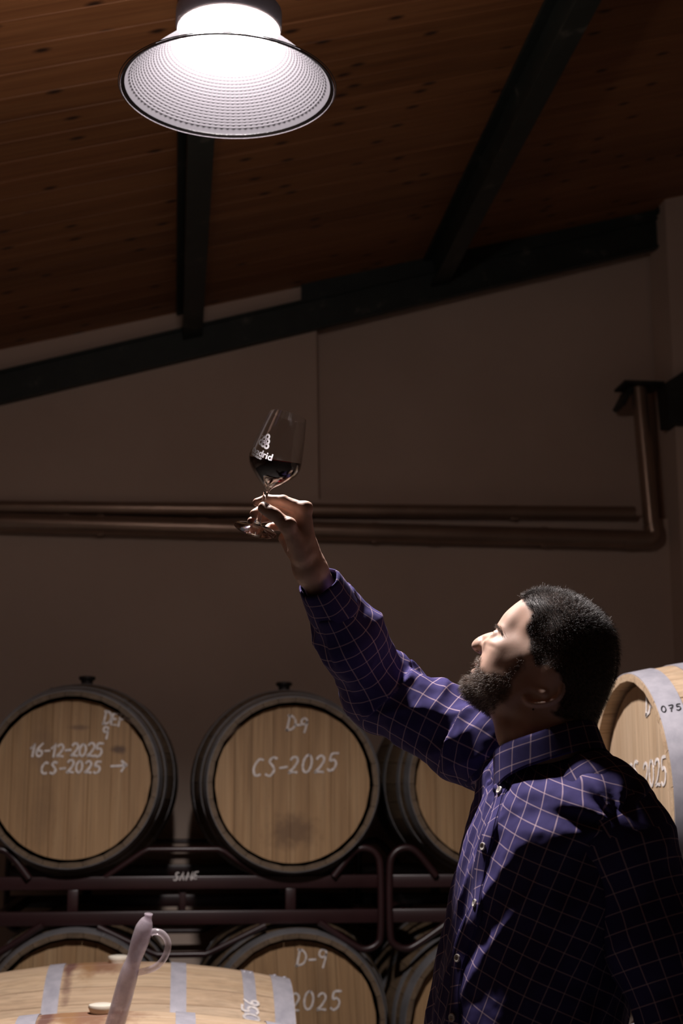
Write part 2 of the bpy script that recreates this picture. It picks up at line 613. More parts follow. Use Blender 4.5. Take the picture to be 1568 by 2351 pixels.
# added glowing band at the neck, standing in for light leaking through the reflector
sh = Mat('added_leak_glow')
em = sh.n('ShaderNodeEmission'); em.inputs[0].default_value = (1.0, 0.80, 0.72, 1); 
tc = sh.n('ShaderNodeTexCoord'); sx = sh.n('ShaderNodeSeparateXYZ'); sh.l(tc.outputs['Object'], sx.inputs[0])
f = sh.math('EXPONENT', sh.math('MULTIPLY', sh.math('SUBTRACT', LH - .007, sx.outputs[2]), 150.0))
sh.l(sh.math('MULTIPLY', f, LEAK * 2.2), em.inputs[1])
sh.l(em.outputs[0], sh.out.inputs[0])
MB().lathe([(R_T + .013, LH - .007), (R_T + .013, LH + .011)], 40).build('added_glow_band', sh.m, lamp)

# ================================================================== barrels
BL, RC, RB = 0.95, 0.298, 0.352     # length, chime radius, bilge radius


def bprof(y):
    t = 2 * y / BL
    return RB - (RB - RC) * (abs(t) ** 1.9)


OAKN = [(0.44, 0.300, 0.185), (0.54, 0.390, 0.255), (0.60, 0.450, 0.310)]
OAKO = [(0.27, 0.155, 0.070), (0.35, 0.21, 0.10), (0.42, 0.27, 0.14)]
DARKO = [(0.085, 0.055, 0.032), (0.13, 0.086, 0.05), (0.17, 0.115, 0.068)]


def oak(name, cols, axis, stain=None, rand=.10, knots=True):
    m = wood(name, cols, axis, 1.0, 0.62, rand)
    c = m.col
    if knots:
        vk = m.n('ShaderNodeTexVoronoi')
        mp = m.n('ShaderNodeMapping')
        mp.inputs['Scale'].default_value = {'x': (4, 11, 11), 'y': (11, 4, 11), 'z': (11, 11, 4)}[axis]
        m.l(m.off, mp.inputs[0]); m.l(mp.outputs[0], vk.inputs['Vector'])
        f = m.ramp(vk.outputs['Distance'], [(0.02, 0.55), (0.09, 0.0)])
        c = m.mix(f, c, [x * .35 for x in cols[0]])
    if stain:
        tc = m.n('ShaderNodeTexCoord')
        for (cx, cy, cz, sx, sy, sz, amt, col) in stain:
            mp = m.n('ShaderNodeMapping'); mp.vector_type = 'TEXTURE'
            mp.inputs['Location'].default_value = (cx, cy, cz); mp.inputs['Scale'].default_value = (sx, sy, sz)
            m.l(tc.outputs['Object'], mp.inputs[0])
            ln = m.n('ShaderNodeVectorMath', operation='LENGTH'); m.l(mp.outputs[0], ln.inputs[0])
            nz = m.noise(tc.outputs['Object'], 22, 4, 0.6)
            d = m.math('ADD', ln.outputs['Value'], m.math('MULTIPLY', m.math('SUBTRACT', nz, 0.5), 1.3))
            f = m.math('MULTIPLY', m.ramp(d, [(0.35, 1.0), (0.95, 0.0)]), amt)
            c = m.mix(f, c, col)
    m.color(c)
    return m.m


stain_mid = [(0.0, 0, -0.165, 0.11, 9, 0.075, 0.75, (0.13, 0.07, 0.035))]
stain_a = [(-0.10, 0, 0.10, 0.05, 9, 0.12, 0.35, (0.14, 0.08, 0.05)), (0.16, 0, 0.10, 0.035, 9, 0.022, 0.8, (0.07, 0.04, 0.03)), (-0.09, 0, -0.12, 0.05, 9, 0.12, 0.35, (0.16, 0.09, 0.045)),
           (0.02, 0, 0.175, 0.05, 9, 0.012, 0.7, (0.14, 0.08, 0.05))]
M_HEAD_A = oak('oak_head_stained', OAKO, 'z', stain_a)
M_HEAD_M = oak('oak_head_drip', OAKO, 'z', stain_mid)
M_HEAD_N = oak('oak_head_new', OAKN, 'z', None, .07)
M_STAVE_D = oak('oak_stave_aged', DARKO, 'y', None, .2)
# new oak staves with the wine stain round the bung
M_STAVE_N = oak('oak_stave_new', OAKN, 'y', [(0, 0.03, RB, 0.15, 0.15, 0.06, 0.85, (0.20, 0.085, 0.045)), (0, 0.128, RB, 0.30, 0.020, 0.16, 0.9, (0.13, 0.055, 0.045)), (.05, 0.08, RB, 0.26, 0.03, 0.12, 0.6, (0.30, 0.16, 0.06))], .12)

galv = Mat('galvanised_hoop')
v = galv.coord(); g1 = galv.noise(v, 26, 5, 0.6)
galv.color(galv.ramp(g1, [(0.3, (0.36, 0.35, 0.40)), (0.7, (0.50, 0.48, 0.53))]))
galv.set(Metallic=0.35, Roughness=0.62)
galv.bump(g1, 0.08, 0.002)
HOOPN = galv.m
hd = Mat('dull_hoop')
v = hd.coord(); g1 = hd.noise(v, 18, 5, 0.6)
hd.color(hd.ramp(g1, [(0.3, (0.19, 0.185, 0.19)), (0.7, (0.28, 0.27, 0.28))]))
hd.set(Metallic=0.5, Roughness=0.5)
HOOPD = hd.m
siliconeW = simple('ivory_silicone', (0.80, 0.74, 0.62), 0.35, noise_amt=.04).m
siliconeD = simple('dark_bung', (0.025, 0.024, 0.024), 0.5).m
chalk = simple('chalk', (0.70, 0.65, 0.63), 0.9, noise_amt=.25, nscale=90).m
markerm = simple('black_marker', (0.02, 0.02, 0.025), 0.7).m

rnd = random.Random(4)
NST = 28
ws = [rnd.uniform(0.75, 1.25) for _ in range(NST)]
tot = sum(ws)
stave_me = []
a0 = math.pi / 2 - ws[0] / tot * math.pi          # first stave centred on the bung
for k in range(NST):
    wa = ws[k] / tot * 2 * math.pi
    n = 10
    vs, fs = [], []
    jit = rnd.uniform(-0.0005, 0.0005)
    cols_ = 7
    for i in range(n + 1):
        y = -BL / 2 + BL * i / n
        r = bprof(y) + jit
        e = 0.0007 / r
        th = 0.026
        ri = r - th
        if i in (0, n): ri = r - 0.016
        for (aa, rr) in ((a0 + e, r - .0012), (a0 + e * 2.8, r), (a0 + wa / 2, r + .0002), (a0 + wa - e * 2.8, r), (a0 + wa - e, r - .0012), (a0 + wa - e, ri), (a0 + e, ri)):
            vs.append((rr * math.cos(aa), y, rr * math.sin(aa)))
    for i in range(n):
        for j in range(cols_):
            j2 = (j + 1) % cols_
            fs.append((i * cols_ + j, i * cols_ + j2, (i + 1) * cols_ + j2, (i + 1) * cols_ + j))
    fs.append(tuple(range(cols_))); fs.append(tuple(range(n * cols_ + cols_ - 1, n * cols_ - 1, -1)))
    mb = MB(); mb.add(vs, fs)
    me = mb.mesh('stave', True, 25)
    me.materials.append(M_STAVE_D)
    stave_me.append(me)
    a0 += wa

HR = 0.2715                                         # head radius (let into the croze)
hw = [rnd.uniform(0.8, 1.3) for _ in range(8)]
th_ = sum(hw)
head_me = []
x = -HR
for k in range(8):
    x1 = x + hw[k] / th_ * 2 * HR
    g = 0.0004
    outl = [(max(-HR, min(HR, xx)), 0) for xx in np.linspace(x + g, x1 - g, 7)]
    tp = [(xx, math.sqrt(max(HR * HR - xx * xx, 0))) for xx, _ in outl]
    bt = [(xx, -z) for xx, z in reversed(tp)]
    poly = tp + bt
    n = len(poly)
    off = rnd.uniform(-0.0004, 0.0004)
    vs = [(px, off, pz) for px, pz in poly] + [(px + (g if px < (x + x1) / 2 else -g) * 1.5, -.0011 + off, pz) for px, pz in poly] + [(px, .022, pz) for px, pz in poly]
    fs = [tuple(range(n, 2 * n)), tuple(range(3 * n - 1, 2 * n - 1, -1))]
    for i in range(n):
        j = (i + 1) % n
        fs += [(i, j, n + j, n + i), (2 * n + i, 2 * n + j, j, i)]
    mb = MB(); mb.add(vs, fs)
    me = mb.mesh('head_board', False)
    me.materials.append(M_HEAD_N)
    head_me.append(me)
    x = x1


def hoop_mesh(y0, y1, sgn):
    mb = MB()
    n = 72
    prof = []
    ys = np.linspace(y0, y1, 4)
    for y in ys: prof.append((bprof(y) + 0.0022, y))
    for y in ys[::-1]: prof.append((bprof(y) + 0.0004, y))
    mb.lathe(prof, n, Matrix(((1, 0, 0, 0), (0, 0, 1, 0), (0, 1, 0, 0), (0, 0, 0, 1))), closed=True)
    return mb.mesh('hoop', True, 30)


hoops_y = [(-BL / 2 + .001, -BL / 2 + .056), (-0.372, -0.338), (-0.186, -0.144), (0.144, 0.186), (0.338, 0.372), (BL / 2 - .056, BL / 2 - .001)]
hoop_me = [hoop_mesh(a, b, 1) for a, b in hoops_y]
for me in hoop_me: me.materials.append(HOOPD)
mb = MB().lathe([(0, .0036), (0.0035, .003), (0.0058, .0012), (0.0062, 0), (0, 0)], 12)
rivet_me = mb.mesh('rivet'); rivet_me.materials.append(HOOPD)
bung_me = {}
mb = MB().lathe([(0, .016), (.020, .016), (.0275, .014), (.029, .010), (.027, .004), (.024, -.002), (.022, -.02), (0, -.02)], 28)
bung_me['white'] = mb.mesh('bung'); bung_me['white'].materials.append(siliconeW)
mb = MB().lathe([(0, .034), (.016, .034), (.030, .032), (.032, .026), (.030, .020), (.022, .016), (.022, -.02), (0, -.02)], 28)
bung_me['dark'] = mb.mesh('bung'); bung_me['dark'].materials.append(siliconeD)


def omat(o, m):
    o.material_slots[0].link = 'OBJECT'
    o.material_slots[0].material = m


def inst(name, me, parent, mat=None, loc=(0, 0, 0), rot=(0, 0, 0)):
    o = bpy.data.objects.new(name, me)
    o.location = loc
    o.rotation_euler = rot
    link(o, parent)
    if mat is not None: omat(o, mat)
    return o


def make_barrel(bottom, rotz, roll, label, group, stave_mat, head_mat, hoop_mat, bung, bung_off=(0, 0), head_roll=0.0, rivet_a=0.9):
    """bottom: where the bilge touches its support.  local axis y, front head at -y"""
    root = empty('barrel', bottom, (0, 0, rotz))
    tag(root, label, 'barrel', group)
    cz = RB
    for me in stave_me:
        inst('stave', me, root, stave_mat, (0, 0, cz), (0, roll, 0))
    for side in (0, 1):
        for me in head_me:
            inst('head_board', me, root, head_mat, (0, (-BL / 2 + .034) if side == 0 else (BL / 2 - .034), cz), (0, head_roll, 0 if side == 0 else math.pi))
    for i, me in enumerate(hoop_me):
        h = inst('hoop', me, root, hoop_mat, (0, 0, cz), (0, roll, 0))
        a, b = hoops_y[i]
        ra = rivet_a + (0.5 * i if i > 1 else 0.12 * i)
        for dy in (-.25, .25):
            y = (a + b) / 2 + dy * (b - a)
            for aa in (ra,):
                r = bprof(y) + .0022
                q = Vector((math.cos(aa), 0, math.sin(aa))).to_track_quat('Z', 'Y').to_euler()
                inst('rivet', rivet_me, h, hoop_mat, (r * math.cos(aa), y, r * math.sin(aa)), q)
    if bung:
        inst('bung', bung_me[bung], root, None, (bung_off[0], bung_off[1], cz + math.sqrt(RB ** 2 - bung_off[0] ** 2) + .002))
    return root


def at_head(px, py, d, rotz=0.0):
    """base point of a barrel whose front head centre is seen at (px, py)"""
    h = P(px, py, d)
    c = Vector(h) + Matrix.Rotation(rotz, 3, 'Z') @ Vector((0, BL / 2 - .034, 0))
    return Vector((c.x, c.y, c.z - RB))


DW = 4.98
def at_head_y(px, py, rotz=0.0):
    h = PY(px, py, HEAD_Y)
    return Vector((h[0], h[1] + BL / 2 - .034, h[2] - RB))
HEAD_Y = P(672, 1803, DW)[1]
G1, G2 = 'barrels of the upper rack row', 'barrels of the lower rack row'
B1 = make_barrel(at_head_y(174, 1788), math.radians(-2), 0, 'upper row barrel dated 16-12-2025 in chalk with an arrow, dark hoops', G1, M_STAVE_D, M_HEAD_A, HOOPD, 'dark')
B2 = make_barrel(at_head_y(672, 1799), 0, 0.3, 'upper row barrel with a dark drip stain below CS-2025 in chalk', G1, M_STAVE_D, M_HEAD_M, HOOPD, 'dark', head_roll=math.pi * 0)
B3 = make_barrel(at_head_y(1127, 1797), 0, 0.7, 'upper row barrel half hidden under the raised arm', G1, M_STAVE_D, M_HEAD_M, HOOPD, 'dark', head_roll=math.pi)
B4 = make_barrel(at_head_y(165, 2352), 0, 0.2, 'lower row barrel at the bottom left behind the pale front barrels', G2, M_STAVE_D, M_HEAD_A, HOOPD, None, head_roll=math.pi, rivet_a=1.45)
B5 = make_barrel(at_head_y(682, 2350), 0, 0.5, 'lower row barrel chalked D-9 below the stained barrel', G2, M_STAVE_D, M_HEAD_A, HOOPD, None, head_roll=math.pi * .98, rivet_a=1.5)
B6 = make_barrel(at_head_y(1124, 2354), 0, 0.1, 'lower row barrel partly covered by the front of the checked shirt', G2, M_STAVE_D, M_HEAD_M, HOOPD, None, head_roll=math.pi, rivet_a=1.7)


# front barrels lie across the view, on racks of their own
def at_bung(px, py, d):
    p = P(px, py, d)
    return Vector((p[0], p[1], 0))
G3 = 'pale new barrels lying in front of the rack'
f1 = P(272, 2200, 3.92); f2 = P(247, 2312, 3.02)
ZF = FLOOR + .585 - RB + .0005
F1 = make_barrel((f1[0], f1[1], ZF), math.pi / 2, 0.0, 'pale new barrel behind, its ivory bung standing up, hoop marked 056', G3, M_STAVE_N, M_HEAD_N, HOOPN, 'white', rivet_a=1.50)
F2 = make_barrel((f2[0], f2[1], ZF), math.pi / 2, 0.0, 'pale new barrel at the bottom edge holding the wine thief', G3, M_STAVE_N, M_HEAD_N, HOOPN, 'white', (0.0, .012), rivet_a=1.62)

# right hand barrel, its axis along the wall
hR = P(1478, 1847, 3.27)
RZ = math.radians(-90)
RBc = Vector((hR[0] + BL / 2 - .034, hR[1], hR[2] - RB))
R1 = make_barrel(RBc, RZ, 0.15, 'pale new barrel with bright hoops behind the man, hoop marked 075', 'pale barrels behind the man', M_STAVE_N, M_HEAD_N, HOOPN, None, rivet_a=1.9, head_roll=0.0)
R2 = make_barrel((RBc.x, RBc.y, FLOOR + .585 - RB), RZ, 0.4, 'pale new barrel below the one marked 075 behind the man', 'pale barrels behind the man', M_STAVE_N, M_HEAD_N, HOOPN, None)


# ------------------------------------------------------------------ handwriting
def arc(cx, cy, rx, ry, a0, a1, n=9):
    return [(cx + rx * math.cos(math.radians(a)), cy + ry * math.sin(math.radians(a))) for a in np.linspace(a0, a1, n)]
GLY = {
    '0': [arc(.3, .5, .26, .48, 80, 440, 15)],
    '1': [[(.08, .62), (.34, 1), (.30, 0)]],
    '2': [arc(.28, .72, .24, .26, 160, -30, 8) + [(.30, .28), (.04, .03), (.26, .06), (.58, .02)]],
    '5': [[(.56, .98), (.16, .96), (.12, .58), (.34, .62), (.52, .42), (.44, .12), (.20, .0), (.04, .10)]],
    '6': [[(.48, .98), (.20, .66), (.06, .30), (.20, .02), (.44, .06), (.50, .30), (.34, .46), (.12, .36)]],
    '7': [[(.06, .94), (.56, .96), (.34, .45), (.26, 0)], [(.16, .5), (.5, .54)]],
    '9': [arc(.27, .76, .21, .22, 5, 365, 14) + [(.48, .45), (.42, -.04)]],
    'C': [[(.56, .92), (.34, .98), (.12, .72), (.06, .36), (.24, .04), (.52, .08)]],
    'S': [[(.54, .92), (.30, .98), (.14, .78), (.36, .54), (.50, .28), (.30, .0), (.04, .10)]],
    'D': [[(.10, 1), (.08, 0)], [(.0, .98), (.34, .92), (.58, .58), (.46, .16), (.02, .02)]],
    'E': [[(.52, .96), (.10, .92), (.08, .04), (.54, .04)], [(.10, .5), (.42, .52)]],
    'P': [[(.10, 1), (.10, 0)], [(.06, .96), (.44, .94), (.48, .62), (.12, .50)]],
    'A': [[(.0, 0), (.28, 1), (.56, 0)], [(.12, .36), (.46, .38)]],
    'M': [[(.0, 0), (.06, 1), (.34, .25), (.62, 1), (.70, 0)]],
    '-': [[(.06, .42), (.50, .46)]],
    ' ': [],
    '>': [[(.0, .48), (1.45, .54)], [(.95, .95), (1.5, .54), (1.30, .5), (1.05, .02)], [(1.1, .72), (1.42, .55)]],
}


def strokes(text, h, slant=0.12, gap=.74, seed=1):
    r = random.Random(seed)
    out, x = [], 0.0
    for ch in text:
        dy, sc = r.uniform(-.05, .05), r.uniform(.92, 1.08)
        for st in GLY[ch]:
            pts = [((x + (px + slant * py) * sc * .95) * h, (py * sc + dy) * h) for px, py in st]
            smooth = len(pts) > 2 and ch in '0256937CSDP'
            out.append([tuple(p[:2]) for p in (spline([(a, b, 0) for a, b in pts], 4) if smooth else [(a, b, 0) for a, b in pts])])
        x += (gap if ch not in '-1' else gap * .8) if ch != '>' else 1.6
    return out, x * h


def write(parent, text, mapf, h, wdt, mat, label=None, slant=.12, seed=1, gap=.74, tilt=0.0, name='chalk_lettering'):
    """mapf(x, z) -> point, normal: lays flat strokes on the surface"""
    st, L = strokes(text, h, slant, gap, seed)
    mb = MB()
    r = random.Random(seed + 9)
    for s in st:
        vs, fs = [], []
        # resample
        pts = [np.array(p) for p in s]
        ct, sn = math.cos(tilt), math.sin(tilt)
        m = len(pts)
        for i, p in enumerate(pts):
            t = pts[min(i + 1, m - 1)] - pts[max(i - 1, 0)]
            t = t / (np.linalg.norm(t) + 1e-9)
            nn = np.array((-t[1], t[0])) * wdt / 2 * r.uniform(.75, 1.2)
            if i == 0: p = p - t * wdt * .3
            if i == m - 1: p = p + t * wdt * .3
            for q in (p + nn, p - nn):
                q = q - np.array((L / 2, h / 2))
                q = np.array((q[0] * ct - q[1] * sn, q[0] * sn + q[1] * ct))
                a, nrm = mapf(q[0], q[1])
                vs.append(Vector(a) + Vector(nrm) * .0016); vs.append(Vector(a) + Vector(nrm) * .0002)
        for i in range(m - 1):
            a, b = i * 4, i * 4 + 4
            fs += [(a, a + 2, b + 2, b), (a, b, b + 1, a + 1), (a + 2, a + 3, b + 3, b + 2)]
        mb.add(vs, fs)
    return mb.build(name, mat, parent, smooth=False)


def on_head(cx, cz):
    return lambda x, z: ((cx + x, -BL / 2 + .0325, RB + cz + z), (0, -1, 0))


def on_hoop(y0, ang, turn):
    # text runs along the hoop; z of the text is across it
    def f(x, z):
        if turn: x, z = z, -x
        y = y0 + x
        r = bprof(y) + .0021
        a = ang + z / r
        return (r * math.cos(a), y, RB + r * math.sin(a)), (math.cos(a), 0, math.sin(a))
    return f


write(B1, '16-12-2025', on_head(-.022, .098), .044, .0072, chalk, seed=3, gap=.62, tilt=-.005)
write(B1, 'CS-2025', on_head(.0, .040), .042, .0072, chalk, seed=4, gap=.74, tilt=.02)
write(B1, '>', on_head(.165, .046), .040, .0078, chalk, seed=4)
write(B1, 'DEP', on_head(.140, .205), .044, .0070, chalk, seed=6, gap=.58, tilt=-.06)
write(B1, '9', on_head(.115, .160), .042, .0070, chalk, seed=7)
write(B2, 'D-9', on_head(.012, .208), .050, .0066, chalk, seed=8, gap=.52, tilt=-.06)
write(B2, 'CS-2025', on_head(.008, .065), .060, .0072, chalk, seed=9, gap=.76, tilt=.07, slant=.25)
write(B5, 'D-9', on_head(.050, .212), .056, .0062, chalk, seed=10, gap=.70, tilt=-.06)
write(B5, 'CS-2025', on_head(.0, .072), .058, .0062, chalk, seed=11, gap=.80, tilt=.02)
write(R1, 'D-9', on_head(.105, .225), .055, .009, chalk, seed=12, tilt=-.05)
write(R1, 'CS-2025', on_head(.034, .068), .062, .0065, chalk, seed=13, gap=.66, tilt=.06)
write(F1, '056', on_hoop(-.355, 2.26, True), .040, .0065, chalk, seed=14, gap=.66)
write(R1, '075', on_hoop(-BL / 2 + .030, .74, False), .020, .0020, markerm, seed=15, gap=.8, name='marker_lettering')

# ------------------------------------------------------------------ steel barrel racks
rackm = simple('oxblood_paint', (0.024, 0.008, 0.009), 0.36, 0.0, 0.2, 7)
RACK = rackm.m
SP = 0.42                    # half spacing is 0.382: barrels sit at x = +-0.382 from the rack's middle


def rack_pieces(root, z0):
    """z0: height of the upper barrels' axis above the root"""
    first = None
    for y in (-0.405, 0.405):
        MB().box((0, y, z0 - .335), (1.352, 0.036, 0.044), bev=.004).build('upper_beam', RACK, root)
        MB().box((0, y, z0 - .452), (1.352, 0.040, 0.046), bev=.004).build('lower_beam', RACK, root)
        for sx in (-.372, .372):
            MB().box((sx, y, z0 - .3935), (0.036, 0.034, 0.073), bev=.003).build('post', RACK, root)
        MB().box((0, y + (.012 if y < 0 else -.012), z0 - .3935), (0.022, 0.022, 0.075), bev=.002).build('post', RACK, root)
        yy = y - (.026 if y < 0 else -.026)
        MB().tube([(-.285, yy + .02, z0 - .330), (-.14, yy, z0 - .232), (-.12, yy, z0 - .223), (.12, yy, z0 - .223), (.14, yy, z0 - .232), (.285, yy + .02, z0 - .330)], .0095, 10).build('top_cradle', RACK, root)
        MB().tube([(-.285, yy, z0 - .478), (-.10, yy, z0 - .565), (-.08, yy, z0 - .572), (.08, yy, z0 - .572), (.10, yy, z0 - .565), (.285, yy, z0 - .478)], .0105, 10).build('bottom_cradle', RACK, root)
        for s in (-1, 1):
            pts = [(s * .47, yy, z0 - .470), (s * .585, yy, z0 - .545), (s * .63, yy, z0 - .562), (s * .672, yy, z0 - .545), (s * .685, yy, z0 - .50), (s * .685, yy, z0 - .30),
                   (s * .672, yy, z0 - .245), (s * .635, yy, z0 - .222), (s * .59, yy, z0 - .235), (s * .52, yy, z0 - .318)]
            MB().tube(spline(pts, 5), .0125, 10).build('end_loop', RACK, root)
    for sx in (-.62, .62):
        MB().box((sx, 0, z0 - .452), (0.036, 0.77, 0.040), bev=.003).build('side_rail', RACK, root)


def make_rack(loc, rotz, label, group):
    root = empty('barrel_rack', loc, (0, 0, rotz))
    tag(root, label, 'rack', group)
    return root


RZ0 = 0.585                  # the root sits at the rack's feet: axis of the upper barrels is 0.585 above
zu = B2.location.z + RB
xm = (B1.location.x + B2.location.x) / 2
ym = B2.location.y
GR = 'oxblood steel barrel racks'
KA = make_rack((xm, ym, zu - RZ0), 0, 'dark red steel rack under the two dated barrels, SAME chalked on its beam', GR)
rack_pieces(KA, RZ0)
def on_beam(cx, cz, y):
    return lambda x, z: ((cx + x, y, cz + z), (0, -1, 0))
beamp = PY(427, 2011, ym - .405 - .018)
write(KA, 'SAME', on_beam(beamp[0] - xm, beamp[2] - (zu - RZ0), -.405 - .018), .025, .0040, chalk, seed=21, gap=.88, tilt=.03, slant=.3)


def rack_copy(loc, rotz, label):
    c = empty('barrel_rack', loc, (0, 0, rotz))
    tag(c, label, 'rack', GR)
    for ch in KA.children:
        if ch.name.startswith('chalk'): continue
        k = ch.copy(); COL.objects.link(k); k.parent = c
    return c


dxr = 1.402
KB = rack_copy((xm + dxr, ym, zu - RZ0), 0, 'dark red steel rack whose bent end loop shows beside the shirt')
zl = B5.location.z + RB
KC = rack_copy((xm, ym, zl - RZ0), 0, 'bottom steel rack on the floor under the lower left barrels')
KD = rack_copy((xm + dxr, ym, zl - RZ0), 0, 'bottom steel rack on the floor behind the man')

# the pale barrels' racks
KG = rack_copy((RBc.x, RBc.y + .382, RBc.z + RB - RZ0), RZ, 'steel rack carrying the barrel marked 075')
KH = rack_copy((RBc.x, RBc.y + .382, FLOOR), RZ, 'steel rack on the floor below the barrel marked 075')

# F2 has a tasting hole a little towards the camera
HA = math.radians(24)
FC = Vector((f2[0], f2[1], ZF + RB))
hy, hz = FC.y - RB * math.sin(HA), FC.z + RB * math.cos(HA)
k_ = (hy - CAM[1]) / ray(262, 2355)[1]
hx = float((CAM + ray(262, 2355) * k_)[0])
q = Vector((0, -math.sin(HA), math.cos(HA)))
hole = MB().lathe([(.0235, .0035), (.029, .003), (.030, .0005), (.0235, .0005)], 28, closed=True).build('bung_hole_ring', simple('hole_ring', (0.16, 0.10, 0.06), .6).m, F2)
Mw = F2.matrix_basis.inverted()
hole.location = Mw @ Vector((hx, hy, hz + .001))
hole.rotation_euler = (Mw.to_3x3() @ q).to_track_quat('Z', 'Y').to_euler()
cradm = wood('cradle_timber', DARKO, 'x', 1.0, 0.7, .2)
def make_cradle(b, label):
    root = empty('barrel_cradle', (b.location.x, b.location.y, FLOOR))
    tag(root, label, 'cradle', 'timber cradles under the pale barrels')
    zt = b.location.z - FLOOR
    for sx in (-.30, .30):
        R_ = bprof(.30)
        # a bearer hollowed to the curve of the barrel
        prof_ = [(y, zt + RB - math.sqrt(R_ ** 2 - y ** 2) - .0005) for y in np.linspace(-.24, .24, 13)]
        out = [(-.30, 0.0), (-.30, prof_[0][1])] + prof_ + [(.30, prof_[-1][1]), (.30, 0.0)]
        n = len(out)
        vs = [(sx - .04, y, z) for y, z in out] + [(sx + .04, y, z) for y, z in out]
        fs = [tuple(range(n))[::-1], tuple(range(n, 2 * n))] + [(i, (i + 1) % n, (i + 1) % n + n, i + n) for i in range(n)]
        mb = MB(); mb.add(vs, fs)
        mb.build('bearer', cradm.m, root, smooth=False)
    for sy in (-.25, .25):
        MB().box((0, sy, .06), (.52, .05, .08), bev=.003).build('rail', cradm.m, root)
make_cradle(F1, 'timber cradle on the floor under the pale barrel marked 056')
make_cradle(F2, 'timber cradle on the floor under the barrel holding the wine thief')
battm = wood('timber_batten', DARKO, 'y', 1.0, 0.7, .2)
for xx, lab in ((xm, 'timber batten on the floor under the bottom left rack'), (xm + dxr, 'timber batten on the floor under the bottom rack behind the man')):
    hb_ = zl - RZ0 - FLOOR
    o = MB().box((0, 0, hb_ / 2), (0.30, 1.05, hb_), bev=.003).build('batten', battm.m, smooth=False)
    o.location = (xx, ym, FLOOR)
    tag(o, lab, 'batten')

# ================================================================== implicit surfaces for the figure
def surf_nets(f, lo, hi, h, B=12, k=1.7, smooth=1):
    lo, hi = np.array(lo, float), np.array(hi, float)
    n = np.ceil((hi - lo) / h / B).astype(int)
    N = n * B
    cs = [lo[i] + (np.arange(n[i]) + .5) * B * h for i in range(3)]
    C = np.stack(np.meshgrid(*cs, indexing='ij'), -1).reshape(-1, 3)
    fc = f(C)
    act = (np.abs(fc) < k * B * h * 0.87)
    V = np.repeat(np.repeat(np.repeat(np.sign(fc).reshape(n).astype(np.float32) * 9, B, 0), B, 1), B, 2)
    ids = np.argwhere(act.reshape(n))
    g = np.stack(np.meshgrid(*[np.arange(B)] * 3, indexing='ij'), -1).reshape(-1, 3)
    for s in range(0, len(ids), 200):
        ii = (ids[s:s + 200, None, :] * B + g[None]).reshape(-1, 3)
        V[ii[:, 0], ii[:, 1], ii[:, 2]] = f(lo + ii * h)
    ins = V < 0
    cnt = np.zeros(N - 1, np.int8)
    sl = lambda o, a: slice(o, N[a] - 1 + o)
    for i in (0, 1):
        for j in (0, 1):
            for k2 in (0, 1):
                cnt += ins[sl(i, 0), sl(j, 1), sl(k2, 2)]
    cell = np.argwhere((cnt > 0) & (cnt < 8))
    idx = np.full(N - 1, -1, np.int64)
    idx[cell[:, 0], cell[:, 1], cell[:, 2]] = np.arange(len(cell))
    acc = np.zeros((len(cell), 3)); num = np.zeros(len(cell))
    corners = [(i, j, k2) for i in (0, 1) for j in (0, 1) for k2 in (0, 1)]
    for a in corners:
        for ax in range(3):
            if a[ax] == 0:
                b = list(a); b[ax] = 1
                va = V[cell[:, 0] + a[0], cell[:, 1] + a[1], cell[:, 2] + a[2]]
                vb = V[cell[:, 0] + b[0], cell[:, 1] + b[1], cell[:, 2] + b[2]]
                m = (va < 0) != (vb < 0)
                t = np.where(m, va / np.where(m, va - vb, 1), 0)
                p = np.array(a, float)[None] + np.zeros((len(cell), 3))
                p[:, ax] += t
                acc[m] += p[m]; num[m] += 1
    verts = lo + (cell + acc / np.maximum(num, 1)[:, None]) * h
    quads = []
    for ax in range(3):
        o1, o2 = (ax + 1) % 3, (ax + 2) % 3
        A = [slice(1, N[i] - 1) for i in range(3)]; A[ax] = slice(0, N[ax] - 1)
        Bs = list(A); Bs[ax] = slice(1, N[ax])
        e = np.argwhere(ins[tuple(A)] != ins[tuple(Bs)])
        off = np.array([1, 1, 1]); off[ax] = 0
        e = e + off
        flip = ins[e[:, 0], e[:, 1], e[:, 2]]
        def cid(d1, d2):
            q = e.copy(); q[:, o1] += d1; q[:, o2] += d2
            return idx[q[:, 0], q[:, 1], q[:, 2]]
        q = np.stack([cid(-1, -1), cid(0, -1), cid(0, 0), cid(-1, 0)], 1)
        q[~flip] = q[~flip][:, ::-1]
        quads.append(q)
    quads = np.concatenate(quads)
    quads = quads[(quads >= 0).all(1)]
    for _ in range(smooth):
        s_ = np.zeros_like(verts); c_ = np.zeros(len(verts))
        for i in range(4):
            np.add.at(s_, quads[:, i], verts[quads[:, (i + 1) % 4]]); np.add.at(c_, quads[:, i], 1)
            np.add.at(s_, quads[:, i], verts[quads[:, i - 1]]); np.add.at(c_, quads[:, i], 1)
        verts = verts * .5 + .5 * s_ / np.maximum(c_, 1)[:, None]
    return verts, quads


def smin(a, b, k):
    h = np.clip(0.5 + 0.5 * (b - a) / k, 0, 1)
    return b * (1 - h) + a * h - k * h * (1 - h)


def smax(a, b, k): return -smin(-a, -b, k)


def rcone(p, a, b, ra, rb):
    a, b = np.array(a, float), np.array(b, float)
    ab = b - a
    t = np.clip(((p - a) @ ab) / (ab @ ab), 0, 1)
    return np.linalg.norm(p - a - t[:, None] * ab, axis=1) - (ra + (rb - ra) * t)


def chain(p, pts, rs, k):
    d = None
    for i in range(len(pts) - 1):
        e = rcone(p, pts[i], pts[i + 1], rs[i], rs[i + 1])
        d = e if d is None else smin(d, e, k)
    return d


